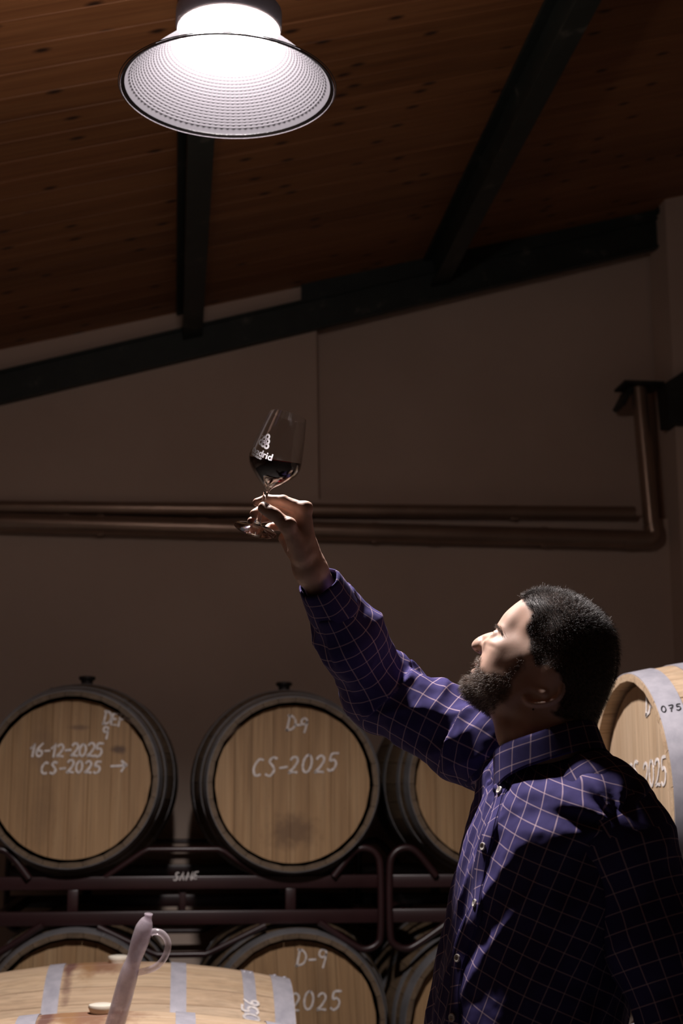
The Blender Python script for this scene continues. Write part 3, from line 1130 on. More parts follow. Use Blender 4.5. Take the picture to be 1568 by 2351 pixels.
def ellip(p, c, r, M=None):
    q = p - np.array(c, float)
    if M is not None: q = q @ M
    q1 = q / np.array(r, float)
    k0 = np.linalg.norm(q1, axis=1)
    k1 = np.linalg.norm(q1 / np.array(r, float), axis=1)
    return k0 * (k0 - 1) / np.maximum(k1, 1e-9)


_hr = np.random.RandomState(7)
_HT = _hr.rand(64, 64, 64).astype(np.float32)


def vnoise(p):
    """smooth value noise in -1..1"""
    i = np.floor(p).astype(int); f = p - i
    f = f * f * (3 - 2 * f)
    i0 = i & 63; i1 = (i + 1) & 63
    x0, y0, z0 = i0.T; x1, y1, z1 = i1.T
    fx, fy, fz = f.T
    c = lambda a, b, d: _HT[a, b, d]
    r = ((c(x0, y0, z0) * (1 - fx) + c(x1, y0, z0) * fx) * (1 - fy) + (c(x0, y1, z0) * (1 - fx) + c(x1, y1, z0) * fx) * fy) * (1 - fz) + \
        ((c(x0, y0, z1) * (1 - fx) + c(x1, y0, z1) * fx) * (1 - fy) + (c(x0, y1, z1) * (1 - fx) + c(x1, y1, z1) * fx) * fy) * fz
    return r * 2 - 1


def ridged(p): return 1 - 2 * np.abs(vnoise(p))


def np_mesh(name, verts, quads, mat, parent=None, uv=None, col=None):
    me = bpy.data.meshes.new(name)
    quads = np.asarray(quads)
    nv, nf = len(verts), len(quads)
    me.vertices.add(nv); me.vertices.foreach_set('co', np.asarray(verts, np.float32).ravel())
    k = quads.shape[1]
    me.loops.add(nf * k); me.loops.foreach_set('vertex_index', quads.astype(np.int32).ravel())
    me.polygons.add(nf)
    me.polygons.foreach_set('loop_start', np.arange(0, nf * k, k, dtype=np.int32))
    me.update(calc_edges=True)
    me.polygons.foreach_set('use_smooth', np.ones(nf, bool))
    if uv is not None:
        lay = me.uv_layers.new(name='weave')
        lay.data.foreach_set('uv', np.asarray(uv, np.float32).reshape(-1))
    if col is not None:
        at = me.attributes.new('tint', 'FLOAT', 'POINT')
        at.data.foreach_set('value', np.asarray(col, np.float32))
    me.validate()
    me.materials.append(mat)
    return link(bpy.data.objects.new(name, me), parent)


def vnormals(verts, quads):
    a, b, c, d = (verts[quads[:, i]] for i in range(4))
    fn = np.cross(c - a, d - b)
    n = np.zeros_like(verts)
    for i in range(4): np.add.at(n, quads[:, i], fn)
    return n / (np.linalg.norm(n, axis=1)[:, None] + 1e-12)

# ================================================================== the man: head
man = empty('person', (P(1230, 2351, 2.22)[0], P(1230, 2351, 2.22)[1], FLOOR))
tag(man, 'bearded man in a navy checked shirt holding a wine glass up towards the lamp', 'person')
ML = np.array(man.location)

HS = 1484.0
HYAW = math.radians(20)
HO = P(1235, 1580, FPX / HS)
_v = ray(1235, 1580); _v = _v / np.linalg.norm(_v)
_r = RT - _v * (RT @ _v); _r /= np.linalg.norm(_r)
_u = np.cross(_r, _v)


def head_world(q):
    """q: columns (side view x, side view y, towards the left ear) in units of 1/1457 m"""
    q = np.array(np.atleast_2d(q), float)
    # the head is turned a little away from the camera, about its own upright
    dx, dy, dz = q[:, 0] - 1285, q[:, 1] - 1590, q[:, 2].copy()
    fo = dx * .766 + dy * .643; up_c = dx * .643 - dy * .766
    c_, s_ = math.cos(HYAW), math.sin(HYAW)
    fo = fo / c_
    fo, dz = fo * c_ - dz * s_, dz * c_ + fo * s_
    q[:, 0] = 1285 + fo * .766 + up_c * .643; q[:, 1] = 1590 + fo * .643 - up_c * .766; q[:, 2] = dz
    return HO + ((q[:, :1] - 1235) * _r - (q[:, 1:2] - 1580) * _u - q[:, 2:3] * _v) / HS


prof = [(1205, 1376), (1185, 1390), (1165, 1408), (1151, 1426), (1145, 1436), (1143, 1443), (1139, 1448), (1128, 1449.5), (1112, 1454), (1097, 1461), (1086, 1470),
        (1081.5, 1479), (1083, 1487), (1090, 1494), (1099, 1499), (1106, 1503), (1101, 1511), (1094, 1520), (1089, 1527), (1094, 1532.5), (1085, 1537),
        (1080, 1544), (1083, 1552), (1076, 1557), (1065, 1566), (1061, 1579), (1067, 1595), (1085, 1612), (1110, 1630), (1127, 1646), (1136, 1668), (1142, 1700),
        (1162, 1745), (1190, 1795), (1215, 1850), (1320, 1850), (1335, 1795), (1354, 1730), (1357, 1695), (1358, 1664), (1370, 1634), (1391, 1590), (1406, 1545), (1411, 1508), (1408, 1470),
        (1395, 1433), (1370, 1403), (1335, 1377), (1300, 1363), (1265, 1356), (1230, 1361)]
poly = np.array([p for p in spline(prof, 4, closed=True)])
GX0, GY0, GX1, GY1 = 1020, 1300, 1460, 1880
gx, gy = np.meshgrid(np.arange(GX0, GX1 + 1.0), np.arange(GY0, GY1 + 1.0), indexing='ij')
gp = np.stack([gx.ravel(), gy.ravel()], 1)


def poly_sdf(gp, poly):
    """signed distance, positive inside"""
    d2 = np.full(len(gp), 1e9); w = np.zeros(len(gp), bool)
    for i in range(len(poly)):
        a, b = poly[i - 1], poly[i]
        ab = b - a
        t = np.clip(((gp - a) @ ab) / (ab @ ab + 1e-9), 0, 1)
        d2 = np.minimum(d2, ((gp - a - t[:, None] * ab) ** 2).sum(1))
        cr = ((a[1] > gp[:, 1]) != (b[1] > gp[:, 1]))
        xx = a[0] + (gp[:, 1] - a[1]) * (ab[0]) / (ab[1] if abs(ab[1]) > 1e-9 else 1e-9)
        w ^= cr & (gp[:, 0] < xx)
    return np.where(w, 1, -1) * np.sqrt(d2)


def blur(a, s):
    r = int(3 * s); k = np.exp(-.5 * (np.arange(-r, r + 1) / s) ** 2); k /= k.sum()
    for ax in (0, 1):
        pad = [(0, 0), (0, 0)]; pad[ax] = (r, r)
        ap = np.pad(a, pad, mode='edge')
        a = sum(k[i] * (ap[i:i + a.shape[0], :] if ax == 0 else ap[:, i:i + a.shape[1]]) for i in range(2 * r + 1))
    return a


dist = poly_sdf(gp, poly).reshape(gx.shape)
db1, db2 = blur(dist, 3.0), blur(dist, 11.0)
t1 = np.clip((dist - 3) / 8, 0, 1); t2 = np.clip((dist - 14) / 25, 0, 1)
dist = dist * (1 - t1) + db1 * t1
dist = dist * (1 - t2) + db2 * t2


def shep(ctrl, p=2.6):
    num = np.zeros(gx.shape); den = np.zeros(gx.shape)
    for (x, y, v) in ctrl:
        w_ = 1.0 / (((gx - x) ** 2 + (gy - y) ** 2) + 12) ** (p / 2)
        num += w_ * v; den += w_
    return num / den


# half width (W) and how fast the side rounds over (R), by place on the side view
Wc = [(1310, 1480, 113), (1350, 1440, 108), (1370, 1500, 108), (1290, 1410, 104), (1240, 1400, 96), (1205, 1400, 90), (1180, 1415, 84), (1245, 1450, 101), (1205, 1440, 87),
      (1172, 1440, 80), (1158, 1446, 70), (1340, 1560, 108), (1300, 1560, 110), (1250, 1520, 101), (1210, 1500, 92), (1185, 1490, 90), (1165, 1492, 89), (1150, 1500, 82), (1200, 1540, 98),
      (1172, 1530, 94), (1140, 1518, 80), (1162, 1512, 91), (1225, 1590, 92), (1190, 1580, 95), (1162, 1574, 92), (1134, 1552, 80), (1136, 1532, 80), (1152, 1538, 90), (1150, 1560, 88), (1115, 1546, 64), (1130, 1600, 72), (1160, 1620, 80), (1190, 1630, 82),
      (1105, 1590, 52), (1085, 1575, 42), (1068, 1580, 34), (1090, 1545, 40), (1085, 1540, 30), (1105, 1535, 48), (1095, 1525, 32), (1112, 1515, 46), (1102, 1510, 26),
      (1086, 1478, 17), (1096, 1470, 19), (1110, 1462, 18), (1125, 1455, 18), (1138, 1451, 22), (1106, 1480, 26), (1106, 1492, 27), (1100, 1494, 21), (1117, 1472, 25), (1092, 1488, 17),
      (1128, 1466, 34), (1130, 1484, 68), (1123, 1500, 61), (1136, 1505, 76), (1143, 1462, 48), (1145, 1482, 74), (1155, 1470, 70), (1170, 1465, 80),
      (1150, 1680, 80), (1250, 1660, 84), (1250, 1700, 84), (1330, 1680, 84), (1250, 1750, 70), (1350, 1620, 100), (1300, 1620, 96), (1220, 1640, 82), (1260, 1820, 52)]
Rc = [(1310, 1480, 108), (1390, 1500, 105), (1330, 1400, 100), (1260, 1380, 95), (1200, 1395, 85), (1165, 1425, 70), (1150, 1440, 48), (1240, 1450, 95), (1340, 1580, 100), (1200, 1500, 85), (1165, 1490, 64), (1150, 1500, 60),
      (1150, 1475, 42), (1143, 1462, 34), (1135, 1455, 24), (1128, 1484, 56), (1122, 1500, 48), (1117, 1472, 26), (1106, 1486, 18), (1098, 1470, 17), (1086, 1478, 17), (1112, 1460, 16), (1126, 1455, 16), (1092, 1490, 12),
      (1140, 1520, 46), (1140, 1555, 44), (1112, 1515, 42), (1102, 1510, 34), (1095, 1525, 34), (1090, 1545, 38), (1105, 1535, 46), (1068, 1580, 36), (1085, 1575, 42), (1105, 1595, 46), (1130, 1600, 46),
      (1160, 1570, 66), (1200, 1580, 78), (1160, 1630, 56), (1190, 1640, 66), (1150, 1690, 70), (1250, 1700, 92), (1350, 1690, 76), (1260, 1850, 90)]
_a, _b = shep(Wc, 3.4), shep(Rc, 3.4)
nose = np.clip((34 - np.hypot(gx - 1108, gy - 1478)) / 16, 0, 1)
nose = blur(nose, 5)
Wf, Rf = [blur(a, 3.0) * nose + blur(blur(a, 9.0), 9.0) * (1 - nose) for a in (_a, _b)]


def bumpf(x, y, sx, sy, amp, ang=0.0):
    c, s = math.cos(math.radians(ang)), math.sin(math.radians(ang))
    dx, dy = gx - x, gy - y
    a, b = dx * c + dy * s, -dx * s + dy * c
    return amp * np.exp(-.5 * ((a / sx) ** 2 + (b / sy) ** 2))


rel = np.zeros(gx.shape)
rel += bumpf(1156, 1466, 12, 9, -9, 40)        # eye socket
rel += bumpf(1158, 1447, 16, 6, 6, 38)         # brow ridge
rel += bumpf(1180, 1505, 22, 14, 3, 30)        # cheekbone
rel += bumpf(1149, 1492, 10, 4, 2.0, 30)       # bag below the eye
rel += bumpf(1147, 1500, 12, 3.5, -1.2, 30)
rel += bumpf(1120, 1500, 4, 14, -2, -35)       # fold beside the nose wing
rel += bumpf(1113, 1478, 4, 10, -1.5, -10)       # groove above the wing
rel += bumpf(1208, 1452, 18, 26, -7)           # temple
rel += bumpf(1200, 1620, 30, 10, 5, -30)       # jaw angle
rel += bumpf(1180, 1660, 40, 12, -8, 20)       # under the jaw
rel += bumpf(1225, 1700, 14, 60, 5, 20)        # neck muscle
rel += bumpf(1185, 1700, 10, 40, -4, 12)
Wf = Wf + rel


def grid_at(G, x, y):
    fx = np.clip(x - GX0, 0, G.shape[0] - 1.001); fy = np.clip(y - GY0, 0, G.shape[1] - 1.001)
    i, j = fx.astype(int), fy.astype(int)
    a, b = fx - i, fy - j
    return (G[i, j] * (1 - a) + G[i + 1, j] * a) * (1 - b) + (G[i, j + 1] * (1 - a) + G[i + 1, j + 1] * a) * b


HU = np.array((.643, -.766)); HB = np.array((.766, .643))      # head's up and back, in the side view
EYE = np.array((1159, 1474, 46.0))
GAZ = np.array((-.80, -.58, .12)); GAZ /= np.linalg.norm(GAZ)
GUP = np.array((HU[0], HU[1], 0)); GUP = GUP - GAZ * (GUP @ GAZ); GUP /= np.linalg.norm(GUP)
GSD = np.cross(GAZ, GUP)
EM = np.stack([GAZ, GSD, GUP], 1)


def ear_sdf(q):
    q = q - np.array((24, 20, 0.0))
    # offsets of the ear from the side of the head grow towards its back rim
    def zz(x, y): return 81 + 0.14 * (x - 1205) + 0.10 * (y - 1560)
    rimp = [(1234, 1573), (1237, 1558), (1250, 1549), (1268, 1551), (1282, 1562), (1288, 1578), (1284, 1597), (1268, 1609), (1246, 1615), (1226, 1615), (1212, 1610), (1207, 1602)]
    rp = [(p[0], p[1], zz(p[0], p[1])) for p in spline(rimp, 3)]
    d = chain(q, rp, list(np.interp(np.linspace(0, 1, len(rp)), [0, .1, .6, .85, 1], [4.5, 5.5, 5.0, 6.5, 8])), 1.5)
    ah = [(1262, 1566), (1260, 1580), (1258, 1594), (1248, 1604), (1234, 1603), (1222, 1596)]
    d = smin(d, chain(q, [(x, y, zz(x, y) - 4) for x, y in ah], [4, 4, 4.5, 4.5, 4.5, 5], 2), 3)
    d = smin(d, chain(q, [(1262, 1566, zz(1262, 1566) - 2), (1274, 1562, zz(1274, 1562) - 3)], [3.5, 3.5], 2), 3)
    nrm = np.array((-.20, -.16, 1)); nrm /= np.linalg.norm(nrm)
    s1 = np.array((1, 0, .2)); s1 /= np.linalg.norm(s1)
    s1 = np.array((.9, -.42, .2 * .9 - .16 * .42)); s1 /= np.linalg.norm(s1)
    M = np.stack([s1, np.cross(nrm, s1), nrm], 1)
    pl = ellip(q, (1247, 1584, zz(1247, 1584) - 7), (40, 30, 5), M)
    d = smin(d, pl, 4)
    d = smin(d, ellip(q, (1214, 1603, zz(1214, 1603) - 2), (11, 10, 6)), 4)      # lobe
    d = smin(d, ellip(q, (1222, 1580, 84), (7, 8, 8)), 4)      # tragus
    d = smax(d, -ellip(q, (1239, 1588, zz(1239, 1588) - 2), (13, 10, 10), M), 3)   # concha
    d = smax(d, -ellip(q, (1273, 1578, zz(1273, 1578)), (5, 13, 5), M), 2)     # groove inside the rim
    root = rcone(q, (1228, 1580, 78), (1250, 1592, 88), 14, 12)
    return smin(d, root, 6)


def head_sdf(q):
    x, y, s = q[:, 0], q[:, 1], q[:, 2]
    d = grid_at(dist, x, y); Wv = grid_at(Wf, x, y); Rv = grid_at(Rf, x, y)
    c = np.maximum((Rv - d) / Rv, 0)
    F = (np.sqrt((np.abs(s) / Wv) ** 2 + c ** 2) - 1) * np.minimum(Wv, Rv)
    qa = q.copy(); qa[:, 2] = np.abs(s)
    lid = np.linalg.norm(qa - EYE, axis=1) - 19.2
    F = smin(F, lid, 5)
    F = smax(F, -ellip(qa, EYE + GAZ * 17, (9, 14.5, 3.8), EM), 1.2)
    # nostril
    F = smax(F, -ellip(qa, (1094, 1494.5, 9.5), (7, 4.5, 5)), 2)
    # ear
    m = (x > 1190) & (x < 1335) & (y > 1530) & (y < 1665) & (qa[:, 2] > 55)
    if m.any():
        e = ear_sdf(qa[m]); F2 = F[m]
        F[m] = smin(F2, e, 4)
    return F


hv, hq = surf_nets(head_sdf, (1050, 1345, -135), (1425, 1852, 135), 2.1, smooth=1)

# which part of the skin carries hair or beard: drawn on the side view
hair_poly = np.array([(1190, 1340), (1203, 1376), (1222, 1395), (1232, 1415), (1222, 1435), (1216, 1452), (1222, 1478), (1222, 1500), (1229, 1520), (1236, 1538), (1262, 1540), (1292, 1556), (1297, 1585), (1288, 1612), (1282, 1630), (1286, 1652),
                      (1310, 1672), (1380, 1672), (1460, 1620), (1460, 1340)], float)
hair_poly[3:15] += np.array((17, 14.0))
beard_poly = np.array([(1070, 1500), (1104, 1503.5), (1115, 1512), (1121, 1530), (1128, 1547), (1150, 1560), (1180, 1562), (1205, 1548), (1222, 1520), (1234, 1540), (1226, 1560), (1212, 1575), (1203, 1592), (1200, 1612), (1185, 1632),
                       (1150, 1646), (1118, 1650), (1090, 1640), (1040, 1600), (1040, 1530)], float)
lip_poly = np.array([(1060, 1523), (1100, 1524), (1108, 1531), (1104, 1540), (1094, 1548), (1070, 1551)], float)
mh = poly_sdf(hv[:, :2], hair_poly); mbd = poly_sdf(hv[:, :2], beard_poly); mlp = poly_sdf(hv[:, :2], lip_poly)
mbd = np.minimum(mbd, -mlp)
nz_ = vnoise(hv / 9.0) * 5
tint = np.clip((mh + nz_ + 3) / 10, 0, 1)
isear = np.zeros(len(hv), bool)
_m = (hv[:, 0] > 1190) & (hv[:, 0] < 1330) & (hv[:, 1] > 1530) & (hv[:, 1] < 1660) & (np.abs(hv[:, 2]) > 70)
_q = hv[_m].copy(); _q[:, 2] = np.abs(_q[:, 2])
isear[_m] = ear_sdf(_q) < 2.5
tint[isear] *= 0.0
tint = np.maximum(tint, np.clip((mbd + nz_ + 4) / 16, 0, 1) * 0.85)

skin = Mat('skin')
v = skin.coord()
s1 = skin.noise(v, 34, 5, .6); s2 = skin.noise(v, 220, 3, .6)
base = skin.ramp(s1, [(0.3, (0.60, 0.375, 0.285)), (0.7, (0.68, 0.455, 0.355))])
at = skin.n('ShaderNodeAttribute', attribute_name='tint')
spk = skin.ramp(s2, [(0.35, 0.85), (0.65, 1.0)])
fac = skin.math('MULTIPLY', at.outputs['Fac'], spk)
skin.color(skin.mix(fac, base, (0.022, 0.015, 0.012)))
skin.set(Roughness=0.46)
skin.b.inputs['Specular IOR Level'].default_value = 0.4
skin.b.inputs['Subsurface Weight'].default_value = 0.12
skin.b.inputs['Subsurface Radius'].default_value = (0.008, 0.003, 0.0015)
skin.b.inputs['Subsurface Scale'].default_value = 0.6
skin.bump(s2, 0.10, 0.0006)
SKIN = skin.m

hn = vnormals(hv, hq)
# ---- strands
hairm = Mat('dark_hair')
gi = hairm.n('ShaderNodeNewGeometry')
hairm.color(hairm.ramp(gi.outputs['Random Per Island'], [(0.0, (0.012, 0.008, 0.007)), (0.65, (0.045, 0.032, 0.026)), (0.85, (0.16, 0.13, 0.12)), (1.0, (0.45, 0.41, 0.39))]))
hairm.set(Roughness=0.42)
hairm.b.inputs['Specular IOR Level'].default_value = 0.7
beardm = Mat('beard_hair')
gi = beardm.n('ShaderNodeNewGeometry')
beardm.color(beardm.ramp(gi.outputs['Random Per Island'], [(0.0, (0.020, 0.012, 0.008)), (0.45, (0.14, 0.088, 0.058)), (0.78, (0.34, 0.25, 0.19)), (1.0, (0.55, 0.48, 0.42))]))
beardm.set(Roughness=0.4)


def strands(name, verts, norms, w, count, length, comb, mat, seed, rad=0.22, wild=.35, curl=.3):
    """fine tapered three-sided hairs rooted on the skin; units of the side view"""
    rs = np.random.RandomState(seed)
    i = rs.choice(len(verts), count, p=w / w.sum())
    root = verts[i] + rs.randn(count, 3) * .9 - norms[i] * 0.8
    n = norms[i]
    L = length[i] * (0.65 + .7 * rs.rand(count))
    g = comb[i] + rs.randn(count, 3) * wild
    g = g - n * (g * n).sum(1)[:, None] * .8
    d0 = n * 1.0 + g * .35; d0 /= np.linalg.norm(d0, axis=1)[:, None]
    d1 = n * .35 + g * (.55 + curl); d1 /= np.linalg.norm(d1, axis=1)[:, None]
    p0 = root; p1 = root + d0 * (L * .5)[:, None]; p2 = p1 + d1 * (L * .5)[:, None]
    ref = np.cross(d0, rs.randn(count, 3)); ref /= np.linalg.norm(ref, axis=1)[:, None]
    ref2 = np.cross(d0, ref)
    vs = []
    r = rad * (.7 + .6 * rs.rand(count))[:, None]
    for (p, k) in ((p0, 1.0), (p1, .85)):
        for a in range(3):
            vs.append(p + (ref * math.cos(a * 2.094) + ref2 * math.sin(a * 2.094)) * r * k)
    vs.append(p2)
    V = np.stack(vs, 1).reshape(-1, 3)
    b = np.arange(count)[:, None] * 7
    q, t = [], []
    for a in range(3):
        c = (a + 1) % 3
        t += [np.stack([b[:, 0] + a, b[:, 0] + c, b[:, 0] + 3 + c], 1), np.stack([b[:, 0] + a, b[:, 0] + 3 + c, b[:, 0] + 3 + a], 1), np.stack([b[:, 0] + 3 + a, b[:, 0] + 3 + c, b[:, 0] + 6], 1)]
    T = np.stack(t, 1).reshape(-1, 3)
    o = np_mesh(name, head_world(V) - ML, T, mat, man)
    return o


back3 = np.array((HB[0], HB[1], 0)); down3 = np.array((-HU[0], -HU[1], 0))
low = np.clip((hv[:, 0] * HB[0] + hv[:, 1] * HB[1] - (1310 * HB[0] + 1440 * HB[1])) / 120, 0, 1)[:, None]
side = np.clip(np.abs(hv[:, 2]) / 100, 0, 1)[:, None]
combh = back3 * (1 - low * .6) + down3 * (low * .9 + side * .45) + np.array((0, -.25, 0)) * (1 - low)
up_ = ((hv[:, 0] - 1235) * HU[0] + (hv[:, 1] - 1580) * HU[1])
Lh = np.interp(up_, [-20, 60, 140, 200], [5, 7, 12, 20])
wh = np.clip((mh + nz_ * .7) / 6, 0, 1) * (~isear) * (1 + 1.6 * np.clip((1290 - hv[:, 0]) / 60, 0, 1) * (hv[:, 1] < 1450))
strands('hair', hv, hn, wh, 21000, Lh, combh, hairm.m, 1, .20, .45)['kind'] = 'stuff'
combb = np.zeros_like(hv) + down3 * .9 + np.array((-.35, .2, 0))
Lb = np.interp(hv[:, 0], [1055, 1090, 1120, 1180, 1230], [17, 15, 11, 8, 5])
Lb = np.where((hv[:, 1] < 1524) & (hv[:, 0] < 1118), 10, Lb)
wb_ = np.clip((mbd + nz_) / 8, 0, 1) * np.interp(hv[:, 0], [1060, 1120, 1200, 1230], [1.5, 1.2, .6, .5]) * (~isear)
strands('beard', hv, hn, wb_, 7500, Lb, combb, beardm.m, 2, .22, .55, .1)['kind'] = 'stuff'
# brows
bx = np.array([(1147, 1441), (1154, 1446), (1163, 1453), (1172, 1464), (1177, 1474)])
db_ = np.min([np.hypot(hv[:, 0] - p[0], hv[:, 1] - p[1]) for p in spline([(a, b, 0) for a, b in bx], 6) for p in [p]], axis=0)
wbr = np.clip(1 - db_ / 5.0, 0, 1) * (np.abs(hv[:, 2]) > 14)
combr = back3 * .9 + GUP * .2 + np.array((0, 0, 1.0)) * np.sign(hv[:, 2:3]) * .4
strands('eyebrows', hv, hn, wbr, 520, np.full(len(hv), 8.0), combr, hairm.m, 3, .24, .25)['kind'] = 'stuff'

# ---- eyes
eyew = Mat('eye')
tc = eyew.n('ShaderNodeTexCoord')
sp_ = eyew.n('ShaderNodeSeparateXYZ'); eyew.l(tc.outputs['Object'], sp_.inputs[0])
eyew.color(eyew.ramp(sp_.outputs[2], [(0.0, (0.72, 0.66, 0.62)), (0.00985, (0.70, 0.64, 0.60)), (0.0101, (0.09, 0.05, 0.025)), (0.0113, (0.12, 0.065, 0.03)), (0.01145, (0.004, 0.004, 0.004))]))
eyew.set(Roughness=0.08)
er = 17.4 / HS
for sgn in (1, -1):
    c = head_world(np.array([[EYE[0], EYE[1], EYE[2] * sgn]]))[0] - ML
    g = (head_world(np.array([[EYE[0] + GAZ[0], EYE[1] + GAZ[1], sgn * (EYE[2] + GAZ[2] * 0)]]))[0] - ML - c)
    e = MB().lathe([(er * math.sin(a), er * math.cos(a)) for a in np.linspace(0, math.pi, 25)], 32).build('eye', eyew.m, man)
    e.location = c; e.rotation_euler = Vector(g).to_track_quat('Z', 'Y').to_euler()
# mole on the temple and on the neck
molem = simple('mole', (0.12, 0.055, 0.04), 0.5).m
for (x, y) in ((1250, 1436), (1246, 1646)):
    i = np.argmin(np.hypot(hv[:, 0] - x, hv[:, 1] - y) + (hv[:, 2] < 0) * 99)
    m_ = MB().lathe([(0, .0012), (.0012, .0008), (.0018, -.0004), (0, -.0006)], 12).build('mole', molem, man)
    m_.location = head_world(hv[i][None])[0] - ML
    nn = head_world((hv[i] + hn[i])[None])[0] - head_world(hv[i][None])[0]
    m_.rotation_euler = Vector(nn).to_track_quat('Z', 'Y').to_euler()

# ================================================================== the man: raised hand
HD = 2.28
HK = 0.992                                   # size of the hand; it is held out further than the head
J = lambda px, py, d=HD: P(px, py, d)
wrist = J(712, 1306, 2.285); fore = J(788, 1440, 2.357)
palm_c = J(692, 1240, 2.29)


W0, W1 = wrist, P(712, 1306, 2.285 * HK)


def hand_sdf(pw):
    p = (pw - W1) / HK + W0
    d = chain(p, [fore, wrist, J(697, 1262, 2.285)], [.030, .0235, .024], .02)
    # flatten the wrist a little and fill the palm
    mcps = [(J(698, 1171, 2.262), .0118), (J(695, 1182, 2.284), .0118), (J(686, 1197, 2.305), .0112), (J(672, 1214, 2.322), .0105)]
    base = [J(703, 1258, 2.27), J(700, 1262, 2.285), J(692, 1266, 2.297), (J(683, 1268, 2.307))]
    for (m, r), b in zip(mcps, base):
        d = smin(d, rcone(p, b, m, .0155, r), .013)
    d = smin(d, rcone(p, J(672, 1255, 2.315), J(655, 1236, 2.325), .014, .0115), .012)     # heel of the little finger's side
    # thenar and thumb
    th = [J(693, 1272, 2.262), J(661, 1209, 2.238), J(630, 1182, 2.236), J(604, 1164.5, 2.246)]
    d = smin(d, rcone(p, th[0], th[1], .0175, .0125), .012)
    d = smin(d, rcone(p, J(697, 1240, 2.262), J(690, 1195, 2.262), .012, .008), .012)          # web towards the index
    t = chain(p, th[1:], [.0120, .0098, .0082], .004)
    t = smin(t, rcone(p, J(620, 1175, 2.2365), J(606, 1166, 2.245), .0098, .0084), .004)
    d = smin(d, t, .006)
    d = smin(d, np.linalg.norm(p - J(665, 1203, 2.232), axis=1) - .0105, .006)       # thumb knuckle
    fingers = [
        ([J(698, 1171, 2.262), J(650, 1150, 2.268), J(612, 1147, 2.2745), J(590, 1153, 2.2715)], [.0116, .0092, .0083, .0070]),
        ([J(695, 1182, 2.284), J(640, 1163, 2.297), J(603, 1170, 2.290), J(583, 1179, 2.276)], [.0116, .0092, .0083, .0070]),
        ([J(686, 1197, 2.305), J(630, 1184, 2.316), J(594, 1191, 2.300), J(577, 1197, 2.286)], [.0110, .0088, .0078, .0066]),
        ([J(672, 1214, 2.322), J(640, 1206, 2.332), J(620, 1211, 2.322), J(611, 1216, 2.312)], [.0102, .0080, .0070, .0060]),
    ]
    for pts, rs in fingers:
        f = chain(p, pts, rs, .0028)
        for q, r in zip(pts[1:3], rs[1:3]):
            f = smin(f, np.linalg.norm(p - q, axis=1) - r * 1.05, .002)
        d = smin(d, f, .0045)
    # knuckle bumps, tendons and creases
    d = smin(d, np.linalg.norm(p - (J(702, 1166, 2.262)), axis=1) - .0110, .006)
    d = d + 0.00035 * vnoise(p * 260) + 0.0005 * vnoise(p * 90)
    cr = np.abs(np.sin((p @ (UP - RT * .35)) * 900 + vnoise(p * 60) * 1.5))
    near = np.exp(-((p - J(648, 1192, 2.226)) ** 2).sum(1) / .009 ** 2)
    d = d + near * .0006 * (cr < .25)
    near = np.exp(-((p - J(668, 1243, 2.238)) ** 2).sum(1) / .011 ** 2)
    d = d + near * .0005 * (cr < .25)
    return d * HK


allp = np.array([fore, wrist, J(590, 1140), J(720, 1260, 2.2), J(570, 1200, 2.35)])
allp = (allp - W0) * HK + W1
hlo, hhi = allp.min(0) - .035, allp.max(0) + .035
fv, fq = surf_nets(hand_sdf, hlo, hhi, .0017, smooth=1)
# thumb nail
nailm = simple('nail', (0.66, 0.43, 0.36), 0.25, noise_amt=.03).m

# left hand, hanging below the frame
LEL, LWR = P(1588, 2385, 1.96), None
LWR = LEL + FW * .02 + np.array((-.03, .05, -.255))
lh = LWR + np.array((-.01, .015, -.085))
def lhand_sdf(p):
    d = chain(p, [LEL + (LWR - LEL) * .3, LWR, lh], [.038, .026, .036], .02)
    d = smin(d, ellip(p, lh, (.022, .042, .048)), .01)
    for i in range(4):
        o = np.array((-.002, -.030 + .020 * i, -.03))
        a = lh + o
        d = smin(d, chain(p, [a, a + np.array((-.008, 0, -.045)), a + np.array((-.022, 0, -.072)), a + np.array((-.036, 0, -.085))], [.010, .009, .008, .007], .003), .005)
    a = lh + np.array((-.012, -.036, .01))
    d = smin(d, chain(p, [a, a + np.array((-.02, -.012, -.035)), a + np.array((-.03, -.006, -.062))], [.012, .010, .008], .004), .006)
    return d
lv, lq = surf_nets(lhand_sdf, np.minimum(LEL, lh) - .12, np.maximum(LEL, lh) + .08, .004, smooth=1)

bvw = np.concatenate([head_world(hv), fv, lv]) - ML
bq = np.concatenate([hq, fq + len(hv), lq + len(hv) + len(fv)])
tn_all = np.concatenate([tint, np.zeros(len(fv) + len(lv))])


def near_face(target, lo_i, hi_i):
    c = bvw[bq].mean(1)
    d = ((c - target) ** 2).sum(1)
    d[(bq.min(1) < lo_i) | (bq.max(1) >= hi_i)] = 1e9
    return int(np.argmin(d))


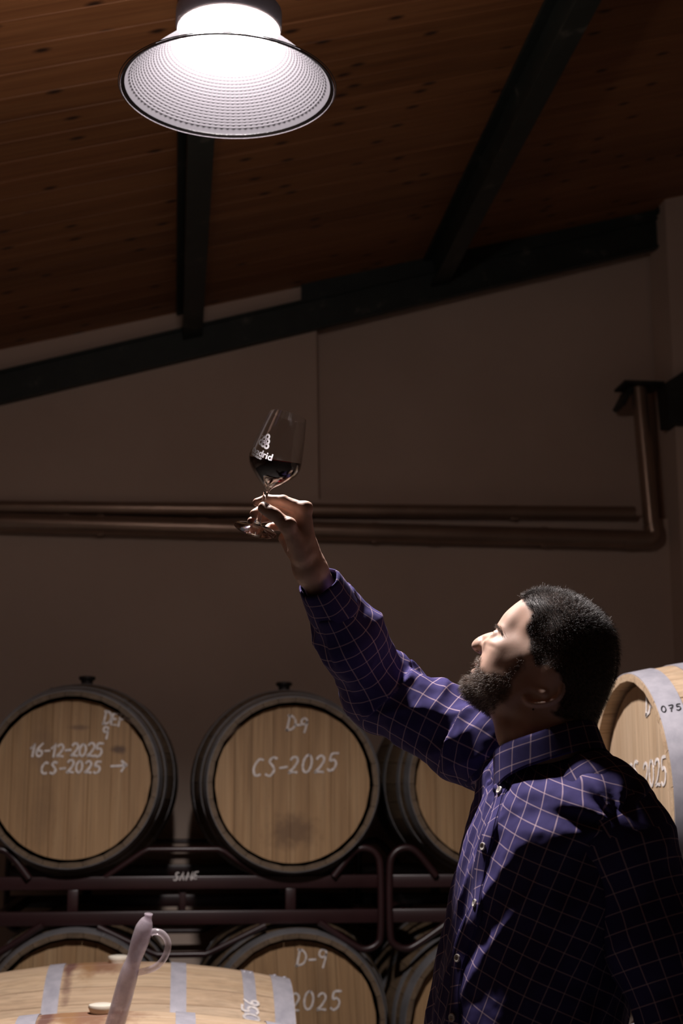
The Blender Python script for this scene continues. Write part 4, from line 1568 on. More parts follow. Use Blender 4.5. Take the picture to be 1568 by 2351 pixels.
def join_limb(bvw, bq, tn, fa, fb, path, rad):
    """arm inside the sleeve: a square loft that grows out of one face and ends in another, so the body is one surface"""
    qa, qb = bq[fa], bq[fb]
    rings = [qa]
    extra = []
    n0 = len(bvw)
    ca, cb = bvw[qa].mean(0), bvw[qb].mean(0)
    full = [ca] + [np.array(p) - ML for p in path] + [cb]
    ref = bvw[qa] - ca
    for i in range(1, len(full) - 1):
        t = full[i + 1] - full[i - 1]; t /= np.linalg.norm(t)
        o = ref - (ref @ t)[:, None] * t
        o = o / (np.linalg.norm(o, axis=1)[:, None] + 1e-9)
        u0 = o[0]; v0 = np.cross(t, u0)
        if (v0 @ o[1]) < 0: v0 = -v0
        ring = np.array([u0, v0, -u0, -v0]) * rad[i - 1] + full[i]
        rings.append(np.arange(4) + n0 + len(extra)); extra += list(ring)
    # match the last ring to the end face by rotation and direction
    last = np.array(extra[-4:]) - full[-2]
    best = None
    for cand in (qb, qb[::-1]):
        for r in range(4):
            c = np.roll(cand, r)
            e = (((bvw[c] - cb) / (np.linalg.norm(bvw[c] - cb, axis=1)[:, None] + 1e-9) - last / rad[-1]) ** 2).sum()
            if best is None or e < best[0]: best = (e, c)
    rings.append(best[1])
    newq = []
    for a_, b_ in zip(rings[:-1], rings[1:]):
        for k in range(4):
            newq.append((a_[k], a_[(k + 1) % 4], b_[(k + 1) % 4], b_[k]))
    bvw = np.concatenate([bvw, np.array(extra)])
    keep = np.ones(len(bq), bool); keep[[fa, fb]] = False
    return bvw, np.concatenate([bq[keep], np.array(newq)]), np.concatenate([tn, np.zeros(len(extra))])


nk = P(1262, 1835, 2.22) - ML
shF_, shN_ = P(1098, 1712, 2.35), P(1396, 1862, 2.08)
n1, n2 = len(hv), len(hv) + len(fv)
hand_end = (fore - W0) * HK + W1
bvw, bq, tn_all = join_limb(bvw, bq, tn_all, near_face(nk + np.array((-.03, .03, 0)), 0, n1), near_face(hand_end + (hand_end - W1) * .3 - ML, n1, n2),
                            [P(1225, 1860, 2.24), shF_, P(876, 1588, 2.42)], [.05, .045, .036])
bvw, bq, tn_all = join_limb(bvw, bq, tn_all, near_face(nk + np.array((.03, -.03, 0)), 0, n1), near_face(LEL + (LWR - LEL) * .2 - ML, n2, n2 + len(lv)),
                            [P(1300, 1880, 2.18), shN_, LEL], [.05, .045, .036])
body = np_mesh('body', bvw, bq, SKIN, man, col=tn_all)

# ================================================================== wine glass
ga, gb = P(585.5, 1219, 2.2695 * HK), P(661.5, 955, 2.217 * HK)
gz = gb - ga; GH = np.linalg.norm(gz); gz /= GH
gxv = RT - gz * (RT @ gz); gxv /= np.linalg.norm(gxv); gyv = np.cross(gz, gxv)
GM = Matrix(((gxv[0], gyv[0], gz[0], ga[0]), (gxv[1], gyv[1], gz[1], ga[1]), (gxv[2], gyv[2], gz[2], ga[2]), (0, 0, 0, 1)))
glass = empty('wine_glass')
glass.matrix_world = GM
tag(glass, 'stemmed wine glass half full of red wine, tilted in the raised hand', 'glass')
gm = Mat('clear_glass')
gm.set(Base_Color=(1, 1, 1, 1), Roughness=0.0)
gm.b.inputs['Transmission Weight'].default_value = 1.0
gm.b.inputs['IOR'].default_value = 1.46
K = GH / 0.192
# the thin bowl passes light straight through and mirrors it by Fresnel
tb = Mat('thin_bowl_glass')
lw_ = tb.n('ShaderNodeLayerWeight'); lw_.inputs[0].default_value = 0.5
fr_ = tb.math('ADD', tb.math('MULTIPLY', tb.math('POWER', lw_.outputs['Facing'], 4.0), 0.9), 0.05)
t_ = tb.n('ShaderNodeBsdfTransparent'); t_.inputs[0].default_value = (0.97, 0.97, 0.97, 1)
g_ = tb.n('ShaderNodeBsdfGlossy'); g_.inputs[0].default_value = (1, 1, 1, 1); g_.inputs[1].default_value = 0.03
mx_ = tb.n('ShaderNodeMixShader'); tb.l(fr_, mx_.inputs[0]); tb.l(t_.outputs[0], mx_.inputs[1]); tb.l(g_.outputs[0], mx_.inputs[2])
tb.l(mx_.outputs[0], tb.out.inputs[0])
# bowl: outer then inner wall
outer = [(.0042, .066), (.0055, .071), (.0100, .0765), (.0200, .0850), (.0300, .0945), (.0375, .1040), (.0408, .1130), (.0412, .1210), (.0400, .1320), (.0372, .1500), (.0340, .1680), (.0306, .1850), (.0290, .1920)]
oc = [tuple(p[:2]) for p in spline([(r, z, 0) for r, z in outer], 4)]
th_g = .0011
inner = [(max(r - th_g, 0), z) for r, z in oc if z > .0778]
bowlp = oc + [(.0284, .1926)] + inner[::-1] + [(0.0, .0772)]
bp = [(r * K, z * K) for r, z in bowlp]
MB().lathe([(0, .0655 * K)] + bp, 72).build('bowl', tb.m, glass)
stem = [(0, .0018), (.0338, .0012), (.0346, .0018), (.0338, .0028), (.020, .0048), (.0095, .0085), (.0052, .0150), (.0040, .0250), (.0035, .0400), (.0034, .0560), (.0042, .0660), (0, .0656)]
MB().lathe([(r * K, z * K) for r, z in [tuple(p[:2]) for p in spline([(r, z, 0) for r, z in stem[4:-1]], 4)][::-1][::-1] + [stem[-1]]] , 48)
sp_ = [(0.0, .0006)] + [(r, z) for r, z in stem[1:4]] + [tuple(p[:2]) for p in spline([(r, z, 0) for r, z in stem[4:-1]], 4)] + [(0, .0657)]
MB().lathe([(r * K, z * K) for r, z in sp_], 64).build('stem', gm.m, glass)
# wine: fills the bowl up to a surface that stays nearly level
wine = Mat('red_wine')
wine.set(Base_Color=(0.20, 0.004, 0.022, 1), Roughness=0.0)
wine.b.inputs['Transmission Weight'].default_value = 1.0
wine.b.inputs['IOR'].default_value = 1.34
va = wine.n('ShaderNodeVolumeAbsorption'); va.inputs[0].default_value = (0.70, 0.05, 0.14, 1); va.inputs[1].default_value = 62
wine.l(va.outputs[0], wine.out.inputs['Volume'])
wl_z = .1195
mbw = MB()
n = 64
prof_in = [(0.0, .0775)] + [(r - .00015, z) for r, z in inner if z > .0779]
rings = []
zs_ = [z for _, z in prof_in]; rs_ = [r for r, _ in prof_in]
LX, LY = -(gxv[2] / gz[2]) * .45, -(gyv[2] / gz[2]) * .45      # the wine is swirling back to level
def surf_z(x, y): return wl_z + LX * x + LY * y
vs, fs = [], []
M_ = 22
for i in range(M_ + 1):
    t = i / M_
    for k in range(n):
        a = 2 * math.pi * k / n
        # climb the wall until the liquid surface
        rr = .04
        zt = wl_z
        for _ in range(6):
            rr = np.interp(zt, zs_, rs_); zt = surf_z(rr * math.cos(a), rr * math.sin(a))
        z = .0775 + (zt - .0775) * t
        r = float(np.interp(z, zs_, rs_)) if i else 0.0004
        vs.append((r * K * math.cos(a), r * K * math.sin(a), z * K))
for i in range(M_):
    for k in range(n):
        k2 = (k + 1) % n
        fs.append((i * n + k, i * n + k2, (i + 1) * n + k2, (i + 1) * n + k))
# surface with a small meniscus
for (f_, dz) in ((.96, -.0006), (.85, -.0009), (.4, -.001), (.02, -.001)):
    b = len(vs)
    for k in range(n):
        x, y, z = vs[M_ * n + k]
        vs.append((x * f_, y * f_, wl_z * K + (LX * x + LY * y) * f_ + dz))
    a = M_ * n if f_ == .96 else b - n
    for k in range(n):
        k2 = (k + 1) % n
        fs.append((a + k, a + k2, b + k2, b + k))
fs.append(tuple(range(len(vs) - n, len(vs))))
fs.append(tuple(range(n))[::-1])
mbw.add(vs, fs)
mbw.build('wine', wine.m, glass)
# printed emblem and lettering on the bowl
pm = Mat('white_print')            # thin white ink: light from behind shows through it
d_ = pm.n('ShaderNodeBsdfDiffuse'); d_.inputs[0].default_value = (0.95, 0.91, 0.94, 1)
t_ = pm.n('ShaderNodeBsdfTranslucent'); t_.inputs[0].default_value = (0.95, 0.91, 0.94, 1)
a_ = pm.n('ShaderNodeMixShader'); a_.inputs[0].default_value = 0.62; pm.l(d_.outputs[0], a_.inputs[1]); pm.l(t_.outputs[0], a_.inputs[2]); pm.l(a_.outputs[0], pm.out.inputs[0])
prnt = pm.m
ocr = [(r, z) for r, z in oc]
ozs = [z for r, z in ocr if z > .12]; ors = [r for r, z in ocr if z > .12]


def on_bowl(ang0, z0):
    def f(x, z):
        zz = z0 + z
        r = float(np.interp(zz, ozs, ors)) + .00012
        a = ang0 + x / .0375
        return Vector((r * K * math.cos(a), r * K * math.sin(a), zz * K))
    return f


def print_ring(mb, mapf, cx, cz, r0, r1, n=20):
    vs = []
    for k in range(n):
        a = 2 * math.pi * k / n
        for r in (r0, r1):
            vs.append(mapf(cx + r * math.cos(a), cz + r * math.sin(a)))
    fs = [(2 * k, 2 * k + 1, (2 * k + 3) % (2 * n), (2 * k + 2) % (2 * n)) for k in range(n)]
    mb.add(vs, fs)


def print_stroke(mb, mapf, pts, wd):
    pts = [np.array(p[:2], float) for p in pts]
    vs = []
    m = len(pts)
    for i, p in enumerate(pts):
        t = pts[min(i + 1, m - 1)] - pts[max(i - 1, 0)]
        t /= np.linalg.norm(t) + 1e-12
        nn = np.array((-t[1], t[0])) * wd / 2
        if i == 0: p = p - t * wd * .3
        if i == m - 1: p = p + t * wd * .3
        vs += [mapf(*(p + nn)), mapf(*(p - nn))]
    mb.add(vs, [(2 * i, 2 * i + 1, 2 * i + 3, 2 * i + 2) for i in range(m - 1)])


A0 = math.radians(180 + 49)          # side of the bowl that faces the camera's left
_ob = on_bowl(A0, .1470)
def em_(x, z): return _ob(x * 1.2, z * 1.2)
mb = MB()
for (x, z) in ((.0018, .0095), (-.0020, .0048), (.0040, .0042), (-.0056, -.0004), (-.0003, -.0012), (.0052, -.0016)):
    print_ring(mb, em_, x, z, .0016, .0040)
for (a, b) in (((.0018, .0062), (.0012, .0030)), ((-.0012, .0016), (-.0040, .0022)), ((.0026, .0012), (.0020, .0048)), ((-.0030, -.0010), (-.0028, .001)), ((.0025, -.0015), (.0022, .001))):
    print_stroke(mb, em_, [a, b], .0024)
print_stroke(mb, em_, [(-.0045, .0088), (-.0028, .0078), (-.0022, .0066)], .0011)
print_stroke(mb, em_, [(-.0078, .0078), (-.0076, .0070)], .0011)
mb.build('grape_emblem', prnt, glass, smooth=False)
LET = {'m': [[(0, 0), (0, .62)], arc(.2, .42, .2, .2, 180, 0, 7) + [(.4, 0)], arc(.6, .42, .2, .2, 180, 0, 7) + [(.8, 0)]],
       'a': [arc(.27, .31, .25, .30, 0, 360, 14), [(.54, .62), (.54, 0)]],
       'd': [arc(.27, .31, .25, .30, 0, 360, 14), [(.54, 1.0), (.54, 0)]],
       'r': [[(0, 0), (0, .62)], arc(.26, .36, .24, .25, 180, 70, 6)],
       'i': [[(0, 0), (0, .62)], [(0, .86), (0, .94)]],
       'E': [[(.5, 1), (0, 1), (0, 0), (.5, 0)], [(0, .5), (.42, .5)]], 'N': [[(0, 0), (0, 1), (.6, 0), (.6, 1)]], 'O': [arc(.36, .5, .35, .5, 0, 360, 14)],
       'T': [[(0, 1), (.6, 1)], [(.3, 1), (.3, 0)]], 'U': [[(0, 1), (0, .3)] + arc(.28, .3, .28, .3, 180, 360, 7) + [(.56, 1)]],
       'R': [[(0, 0), (0, 1), (.4, .95), (.45, .65), (.3, .5), (0, .48)], [(.25, .48), (.5, 0)]], 'I': [[(0, 0), (0, 1)]],
       'S': [[(.5, .9), (.2, 1), (.03, .78), (.25, .52), (.48, .28), (.28, 0), (0, .1)]], 'M': [[(0, 0), (0, 1), (.36, .3), (.72, 1), (.72, 0)]]}
ADV = {'m': 1.06, 'a': .84, 'd': .84, 'r': .58, 'i': .30, 'I': .28, 'M': 1.0}


def word(mb, mapf, txt, h, wd, x0, z0):
    x = x0
    for ch in txt:
        for st in LET[ch]:
            print_stroke(mb, mapf, [(x + px * h, z0 + pz * h) for px, pz in st], wd)
        x += ADV.get(ch, .82) * h
    return x


mb = MB(); word(mb, em_, 'madrid', .0076, .0017, -.0150, -.0165); mb.build('lettering', prnt, glass, smooth=False)
mb = MB(); word(mb, em_, 'ENOTURISMO', .0024, .0006, -.0140, -.0205); mb.build('lettering', prnt, glass, smooth=False)

# ================================================================== the man: shirt
fabric = Mat('navy_check_cotton')
tc = fabric.n('ShaderNodeTexCoord')
sep = fabric.n('ShaderNodeSeparateXYZ'); fabric.l(tc.outputs['UV'], sep.inputs[0])
PIT = 0.0250
lines = []
for k in (0, 1):
    fr = fabric.math('FRACT', fabric.math('DIVIDE', sep.outputs[k], PIT))
    dd = fabric.math('ABSOLUTE', fabric.math('SUBTRACT', fr, 0.5))
    lines.append(fabric.math('LESS_THAN', dd, 0.038))
lsum = fabric.math('ADD', fabric.math('MULTIPLY', lines[0], 0.62), fabric.math('MULTIPLY', lines[1], 0.62))
lsum = fabric.math('MINIMUM', lsum, 1.0)
th1 = fabric.n('ShaderNodeTexWave'); th1.wave_type = 'BANDS'; th1.bands_direction = 'X'; th1.inputs['Scale'].default_value = 420
th2 = fabric.n('ShaderNodeTexWave'); th2.wave_type = 'BANDS'; th2.bands_direction = 'Y'; th2.inputs['Scale'].default_value = 420
fabric.l(tc.outputs['UV'], th1.inputs[0]); fabric.l(tc.outputs['UV'], th2.inputs[0])
nsx = fabric.noise(tc.outputs['Object'], 30, 4, .6)
navy = fabric.ramp(nsx, [(0.3, (0.040, 0.031, 0.125)), (0.7, (0.054, 0.043, 0.160))])
fabric.color(fabric.mix(lsum, navy, (0.52, 0.38, 0.45)))
fabric.set(Roughness=0.85)
fabric.b.inputs['Specular IOR Level'].default_value = 0.15
fabric.b.inputs['Sheen Weight'].default_value = 0.05
fabric.b.inputs['Sheen Tint'].default_value = (0.7, 0.6, 1.0, 1)
wv = fabric.math('ADD', th1.outputs['Fac'], th2.outputs['Fac'])
wv = fabric.math('ADD', wv, fabric.math('MULTIPLY', fabric.noise(tc.outputs['Object'], 130, 3, .6), 3.0))
fabric.bump(wv, 0.10, 0.0008)
FAB = fabric.m
FH = np.array((math.sin(YAW), math.cos(YAW), 0.0))          # horizontal, away from the camera
TA = math.radians(4)
TS = math.sin(TA) * RT - math.cos(TA) * FH                   # towards his left shoulder
TN = -math.cos(TA) * RT - math.sin(TA) * FH                  # the way his chest faces


def zof(py, d=2.2): return P(1200, py, np.interp(py, [1800, 2351], [2.22, 2.13]))[2]


# rows: image height, middle of the torso (px), half width, half depth
rows_ = [(1732, 1256, .076, .066), (1768, 1258, .110, .080), (1810, 1264, .150, .096), (1850, 1268, .182, .112), (1900, 1269, .198, .124), (1980, 1262, .200, .132), (2050, 1253, .198, .135), (2130, 1243, .192, .136),
         (2200, 1230, .188, .137), (2280, 1219, .186, .138), (2351, 1207, .186, .138), (2500, 1200, .190, .140), (2640, 1200, .196, .142)]
TZ = np.array([zof(r[0]) for r in rows_])[::-1]
TC = np.array([P(r[1], r[0], np.interp(r[0], [1800, 2351], [2.22, 2.13])) for r in rows_])[::-1]
TAx = np.array([r[2] for r in rows_])[::-1]; TBx = np.array([r[3] for r in rows_])[::-1]
ZTOP, ZBOT = TZ[-1], TZ[0]
shN, shF = P(1396, 1862, 2.08), P(1098, 1712, 2.35)           # shoulder joints, near and far
EL = P(876, 1588, 2.42); WR = P(728, 1332, 2.272)
ELN = P(1582, 2385, 1.955)


def torso_ab(p):
    z = p[:, 2]
    cx = np.interp(z, TZ, TC[:, 0]); cy = np.interp(z, TZ, TC[:, 1])
    dx, dy = p[:, 0] - cx, p[:, 1] - cy
    return dx * TS[0] + dy * TS[1], dx * TN[0] + dy * TN[1], z


def torso_sdf(p):
    a, b, z = torso_ab(p)
    A = np.interp(z, TZ, TAx); Bv = np.interp(z, TZ, TBx)
    e = 2.35
    d = ((np.abs(a / A) ** e + np.abs(b / Bv) ** e) ** (1 / e) - 1) * np.minimum(A, Bv)
    d = smax(d, z - ZTOP, .03)
    d = smax(d, (ZBOT + .01) - z, .004)
    d = smin(d, rcone(p, P(1300, 1800, 2.17), shN, .045, .062), .05)
    d = smin(d, rcone(p, P(1335, 1748, 2.19), shN, .036, .058), .04)
    d = smin(d, rcone(p, P(1215, 1790, 2.26), shF + (shN - shF) * .06, .045, .060), .05)
    # folds: long drapes down the chest, pulls from both shoulders, small creases
    th = np.arctan2(b, a)
    q = np.stack([th * .16, z, a * 0], 1)
    wl = np.clip((z - ZBOT) / .1, 0, 1)
    far = np.clip(.5 - a / .25, 0, 1)                       # towards the raised arm
    # pull running from the raised shoulder down the front
    fade = np.clip((ZTOP - .005 - z) / .05, 0, 1)
    d0 = d + 0
    d = torso_folds(p, d, a, b, th, far, wl)
    return d0 * (1 - fade) + d * fade


def torso_folds(p, d, a, b, th, far, wl):
    z = p[:, 2]
    q = np.stack([th * .16, z, a * 0], 1)
    dr = ridged(np.stack([th * 4.2 + z * 1.2 + .35 * vnoise(q * 9), z * 1.9, 0 * z + 3.3], 1))
    d = d - .0090 * dr * (.35 + .65 * far) * wl
    dg = ridged(np.stack([(th * .16 * .85 + z * .55) * 17, (z * .85 - th * .16 * .5) * 4.0, 0 * z + 9.1], 1))
    d = d - .0050 * dg * wl
    sf = np.linalg.norm(p - shF, axis=1)
    an = np.arctan2((p - shF) @ UP, (p - shF) @ RT)
    d = d - .0055 * np.exp(-(sf / .20) ** 2) * np.sin(an * 11 + 2.5 * vnoise(p * 7)) * np.clip(sf / .06, 0, 1)
    sn = np.linalg.norm(p - shN, axis=1)
    an2 = np.arctan2((p - shN) @ UP, (p - shN) @ RT)
    d = d - .0045 * np.exp(-(sn / .22) ** 2) * np.sin(an2 * 9 + 2.0 * vnoise(p * 8) + 1.0) * np.clip(sn / .07, 0, 1)
    d = d - .0012 * vnoise(p * 42) - .0007 * vnoise(p * 95)
    return d


PLTH = math.pi / 2 + .25


def torso_uv(p):
    a, b, z = torso_ab(p)
    th = np.arctan2(b, a)              # 0 at his left side, pi/2 at the front
    u = (th - PLTH) * .172
    sg = np.where(u > 0, -1.0, 1.0)    # the two fronts hang askew to either side of the placket
    return u + sg * .27 * (z - 1.2), z - sg * .42 * u


def corner_uv(uvv, quads, wrap):
    uv = uvv[quads]                    # faces, corners, 2
    ref = uv[:, :1, 0]
    dlt = uv[:, :, 0] - ref
    uv[:, :, 0] -= np.round(dlt / wrap) * wrap
    return uv


def limb_frame(pts, rs, up):
    pts = [np.array(p, float) for p in pts]
    L = [0]
    for i in range(len(pts) - 1): L.append(L[-1] + np.linalg.norm(pts[i + 1] - pts[i]))
    def f(p):
        best = np.full(len(p), 1e9); t_ = np.zeros(len(p)); an = np.zeros(len(p))
        for i in range(len(pts) - 1):
            ab = pts[i + 1] - pts[i]; l2 = ab @ ab
            t = ((p - pts[i]) @ ab) / l2
            lo_, hi_ = (-1 if i == 0 else 0), (2 if i == len(pts) - 2 else 1)
            tc_ = np.clip(t, lo_, hi_)
            q = p - pts[i] - tc_[:, None] * ab
            dd = np.linalg.norm(q, axis=1)
            ax = ab / math.sqrt(l2)
            u = up - ax * (up @ ax); u /= np.linalg.norm(u); s = np.cross(ax, u)
            m = dd < best
            best[m] = dd[m]; t_[m] = L[i] + tc_[m] * (L[i + 1] - L[i]); an[m] = np.arctan2(q[m] @ s, q[m] @ u)
        return best, t_, an
    return f, L


# raised sleeve --------------------------------------------------------------------------------
sl_pts = [shF + (shN - shF) * .10, shF + (EL - shF) * .12, shF + (EL - shF) * .55, EL, EL + (WR - EL) * .5, WR]
sl_rs = [.066, .064, .0530, .0525, .0475, .0360]
sfr, sL = limb_frame(sl_pts, sl_rs, UP)
sax = (WR - EL) / np.linalg.norm(WR - EL)


def sleeve_sdf(p):
    d = chain(p, sl_pts, sl_rs, .03)
    _, t, an = sfr(p)
    # slack cloth hangs below the arm
    hang = np.exp(-((t - .25) / .13) ** 2)
    d = d - .006 * hang * np.clip(-np.cos(an), 0, 1)
    top = .35 + .65 * np.clip(.6 + .6 * np.cos(an - .5), 0, 1)
    el = np.exp(-((t - sL[3] + .02) / .10) ** 2)
    n1 = ridged(np.stack([t * 15 + an * .75 + .6 * vnoise(p * 9), an * .55, t * 0 + 1.7], 1))
    n2 = ridged(np.stack([t * 27 - an * .9 + .5 * vnoise(p * 12), an * .8, t * 0 + 5.2], 1))
    d = d - (.0085 + .004 * el) * n1 * top - .0042 * n2 * top
    d = d - .0014 * vnoise(p * 40) - .0007 * vnoise(p * 95)
    d = smax(d, (p - WR) @ sax + .052, .004)
    return d


# near sleeve ------------------------------------------------------------------------------------
sn_pts = [shN + (shF - shN) * .08, shN + (ELN - shN) * .15, shN + (ELN - shN) * .6, ELN, LWR]
sn_rs = [.074, .073, .0625, .058, .037]
nfr, nL = limb_frame(sn_pts, sn_rs, -FW)


def nsleeve_sdf(p):
    d = chain(p, sn_pts, sn_rs, .03)
    _, t, an = nfr(p)
    n1 = ridged(np.stack([t * 9 + an * .8 + .7 * vnoise(p * 7), an * .5, t * 0 + 7.7], 1))
    n2 = ridged(np.stack([t * 20 - an * .8, an * .9, t * 0 + 2.2], 1))
    d = d - .0050 * n1 - .0022 * n2 - .0013 * vnoise(p * 40) - .0006 * vnoise(p * 95)
    return smax(d, (p - LWR) @ ((LWR - ELN) / np.linalg.norm(LWR - ELN)), .003)


SHP = []
def shirt_piece(name, f, lo, hi, h, uvf, wrap, parent):
    v_, q_ = surf_nets(f, lo, hi, h, smooth=1)
    u_ = np.stack(uvf(v_), 1)
    return np_mesh(name, v_ - ML, q_, FAB, parent, uv=corner_uv(u_, q_, wrap))


shirt = np.concatenate([TC - .30, TC + .30])
tv_lo = np.array((TC[:, 0].min() - .26, TC[:, 1].min() - .30, ZBOT - .02)); tv_hi = np.array((TC[:, 0].max() + .26, TC[:, 1].max() + .30, ZTOP + .06))
SH = shirt_piece('shirt', torso_sdf, tv_lo, tv_hi, .0036, torso_uv, 2 * math.pi * .172, man)


def limb_uv(fr, R, off=0.0):
    def f(p):
        _, t, an = fr(p)
        return an * R + off, t
    return f


def bounds(pts, pad):
    a = np.array(pts); return a.min(0) - pad, a.max(0) + pad


b0, b1 = bounds(sl_pts, .11)
shirt_piece('sleeve', sleeve_sdf, b0, b1, .0030, limb_uv(sfr, .0525, .006), 2 * math.pi * .0525, SH)
b0, b1 = bounds(sn_pts, .10)
shirt_piece('sleeve', nsleeve_sdf, b0, b1, .0040, limb_uv(nfr, .060, .004), 2 * math.pi * .060, SH)


def strip(name, centre, side, nrm, wd, thick, uvo, parent, mat, taper=None):
    """band of cloth laid along a path"""
    c = np.array(centre); s = np.array(side); n_ = np.array(nrm)
    m = len(c); acc = 0; vs = []; uv = []
    cols = np.linspace(-1, 1, 7)
    for i in range(m):
        if i: acc += np.linalg.norm(c[i] - c[i - 1])
        for k in cols:
            lift = thick * (1 - .55 * abs(k) ** 6)
            vs.append(c[i] + s[i] * wd / 2 * k + n_[i] * lift); uv.append((uvo[0] + k * wd / 2, uvo[1] + acc))
    top = []
    for i in range(m - 1):
        for j in range(6):
            top.append((i * 7 + j, i * 7 + j + 1, (i + 1) * 7 + j + 1, (i + 1) * 7 + j))
    base = len(vs)
    for i in range(m):
        for k in (-1, 1):
            vs.append(c[i] + s[i] * wd / 2 * k - n_[i] * .004); uv.append((uvo[0] + k * wd / 2, uvo[1]))
    for i in range(m - 1):
        top.append((i * 7, (i + 1) * 7, base + (i + 1) * 2, base + i * 2))
        top.append((i * 7 + 6, base + i * 2 + 1, base + (i + 1) * 2 + 1, (i + 1) * 7 + 6))
    uv = np.array(uv); q = np.array(top)
    return np_mesh(name, np.array(vs) - ML, q, mat, parent, uv=uv[q])


def hit(f, px, py, d0=1.75, d1=2.7, n=500):
    r = ray(px, py)
    ds = np.linspace(d0, d1, n)
    v = f(CAM + r * ds[:, None])
    i = np.argmax(v < 0)
    if v[i] >= 0: return None
    a, b = ds[i - 1], ds[i]
    t = v[i - 1] / (v[i - 1] - v[i])
    return CAM + r * (a + (b - a) * t)


def grad(f, p):
    e = .004
    g = np.array([f((p + np.eye(3)[i] * e)[None])[0] - f((p - np.eye(3)[i] * e)[None])[0] for i in range(3)])
    return g / np.linalg.norm(g)


def torso_smooth(p):
    """front without the small creases, for the placket"""
    return torso_sdf(p)


# placket and buttons -------------------------------------------------------------------------
pl_px = [(1152, 1782), (1152, 1800), (1150, 1822), (1134, 1880), (1113, 1944), (1102, 2010), (1096, 2075), (1074, 2140), (1054, 2200), (1047, 2265), (1042, 2336), (1036, 2400), (1032, 2470)]
pl_pts = [(x, y) for x, y, _ in spline([(x, y, 0) for x, y in pl_px], 5)]
cc, ss, nn_ = [], [], []
for (x, y) in pl_pts:
    h_ = hit(torso_sdf, x, y)
    if h_ is None: continue
    cc.append(h_); nn_.append(grad(torso_sdf, h_))
cc, nn_ = np.array(cc), np.array(nn_)
for _ in range(3):
    cc[1:-1] = (cc[:-2] + 2 * cc[1:-1] + cc[2:]) / 4; nn_[1:-1] = (nn_[:-2] + 2 * nn_[1:-1] + nn_[2:]) / 4
nn_ /= np.linalg.norm(nn_, axis=1)[:, None]
tt = np.gradient(cc, axis=0); tt /= np.linalg.norm(tt, axis=1)[:, None]
ss = np.cross(tt, nn_); ss /= np.linalg.norm(ss, axis=1)[:, None]
strip('placket', cc, ss, nn_, .031, .0030, (.0068, .0), SH, FAB)
# stitch rows as fine raised cords
for k in (-.0125, .0125):
    pts = cc + ss * k + nn_ * .0030
    MB().tube([p - ML for p in pts], .00045, 5).build('seam', FAB, SH)
btn = simple('pearl_button', (0.74, 0.69, 0.62), 0.25, noise_amt=.08, nscale=300).m
holem = simple('button_thread', (0.10, 0.085, 0.10), 0.8).m
for (x, y) in ((1152, 1818), (1112, 1945), (1096, 2077), (1051, 2199), (1042, 2336)):
    h_ = hit(torso_sdf, x, y)
    j = np.argmin(((cc - h_) ** 2).sum(1))
    c, n_ = cc[j], nn_[j]
    q = Vector(n_).to_track_quat('Z', 'Y').to_euler()
    b = MB().lathe([(0, .0012), (.0028, .0013), (.0040, .0020), (.0050, .0023), (.0058, .0018), (.0060, .0006), (.0056, -.0004), (0, -.0006)], 24).build('button', btn, SH)
    b.location = c + n_ * .0036 - ML; b.rotation_euler = q
    mb = MB()
    for (dx, dy) in ((.0011, .0011), (-.0011, .0011), (.0011, -.0011), (-.0011, -.0011)):
        mb.lathe([(0, .00165), (.0006, .0016), (.0006, .0008), (0, .0008)], 8, Matrix.Translation((dx, dy, 0)))
    mb.build('thread', holem, b)

# cuff ------------------------------------------------------------------------------------------
csax = sax
cu = UP - csax * (UP @ csax); cu /= np.linalg.norm(cu); cs_ = np.cross(csax, cu)
c0 = WR - csax * .070; c1 = WR - csax * .004
vs, uv = [], []
n = 56
for i, (t, dr) in enumerate(((0.0, -.002), (0.0, .0018), (.10, .0030), (.5, .0022), (.92, .0024), (1.0, .0012), (1.0, -.0014), (.9, -.0026), (.5, -.003))):
    for k in range(n):
        a = 2 * math.pi * k / n
        R_ = np.interp(t, [0, 1], [.0410, .0328]) + dr + .0012 * math.sin(3 * a + 5 * t) + .0008 * math.sin(7 * a)
        vs.append(c0 + (c1 - c0) * t + (cu * math.cos(a) + cs_ * math.sin(a)) * R_)
        uv.append((a * .0380, t * .07 + .012))
q = []
for i in range(8):
    for k in range(n):
        q.append((i * n + k, i * n + (k + 1) % n, (i + 1) * n + (k + 1) % n, (i + 1) * n + k))
q = np.array(q); uv = np.array(uv)
np_mesh('cuff', np.array(vs) - ML, q, FAB, SH, uv=corner_uv(uv, q, 2 * math.pi * .0380))

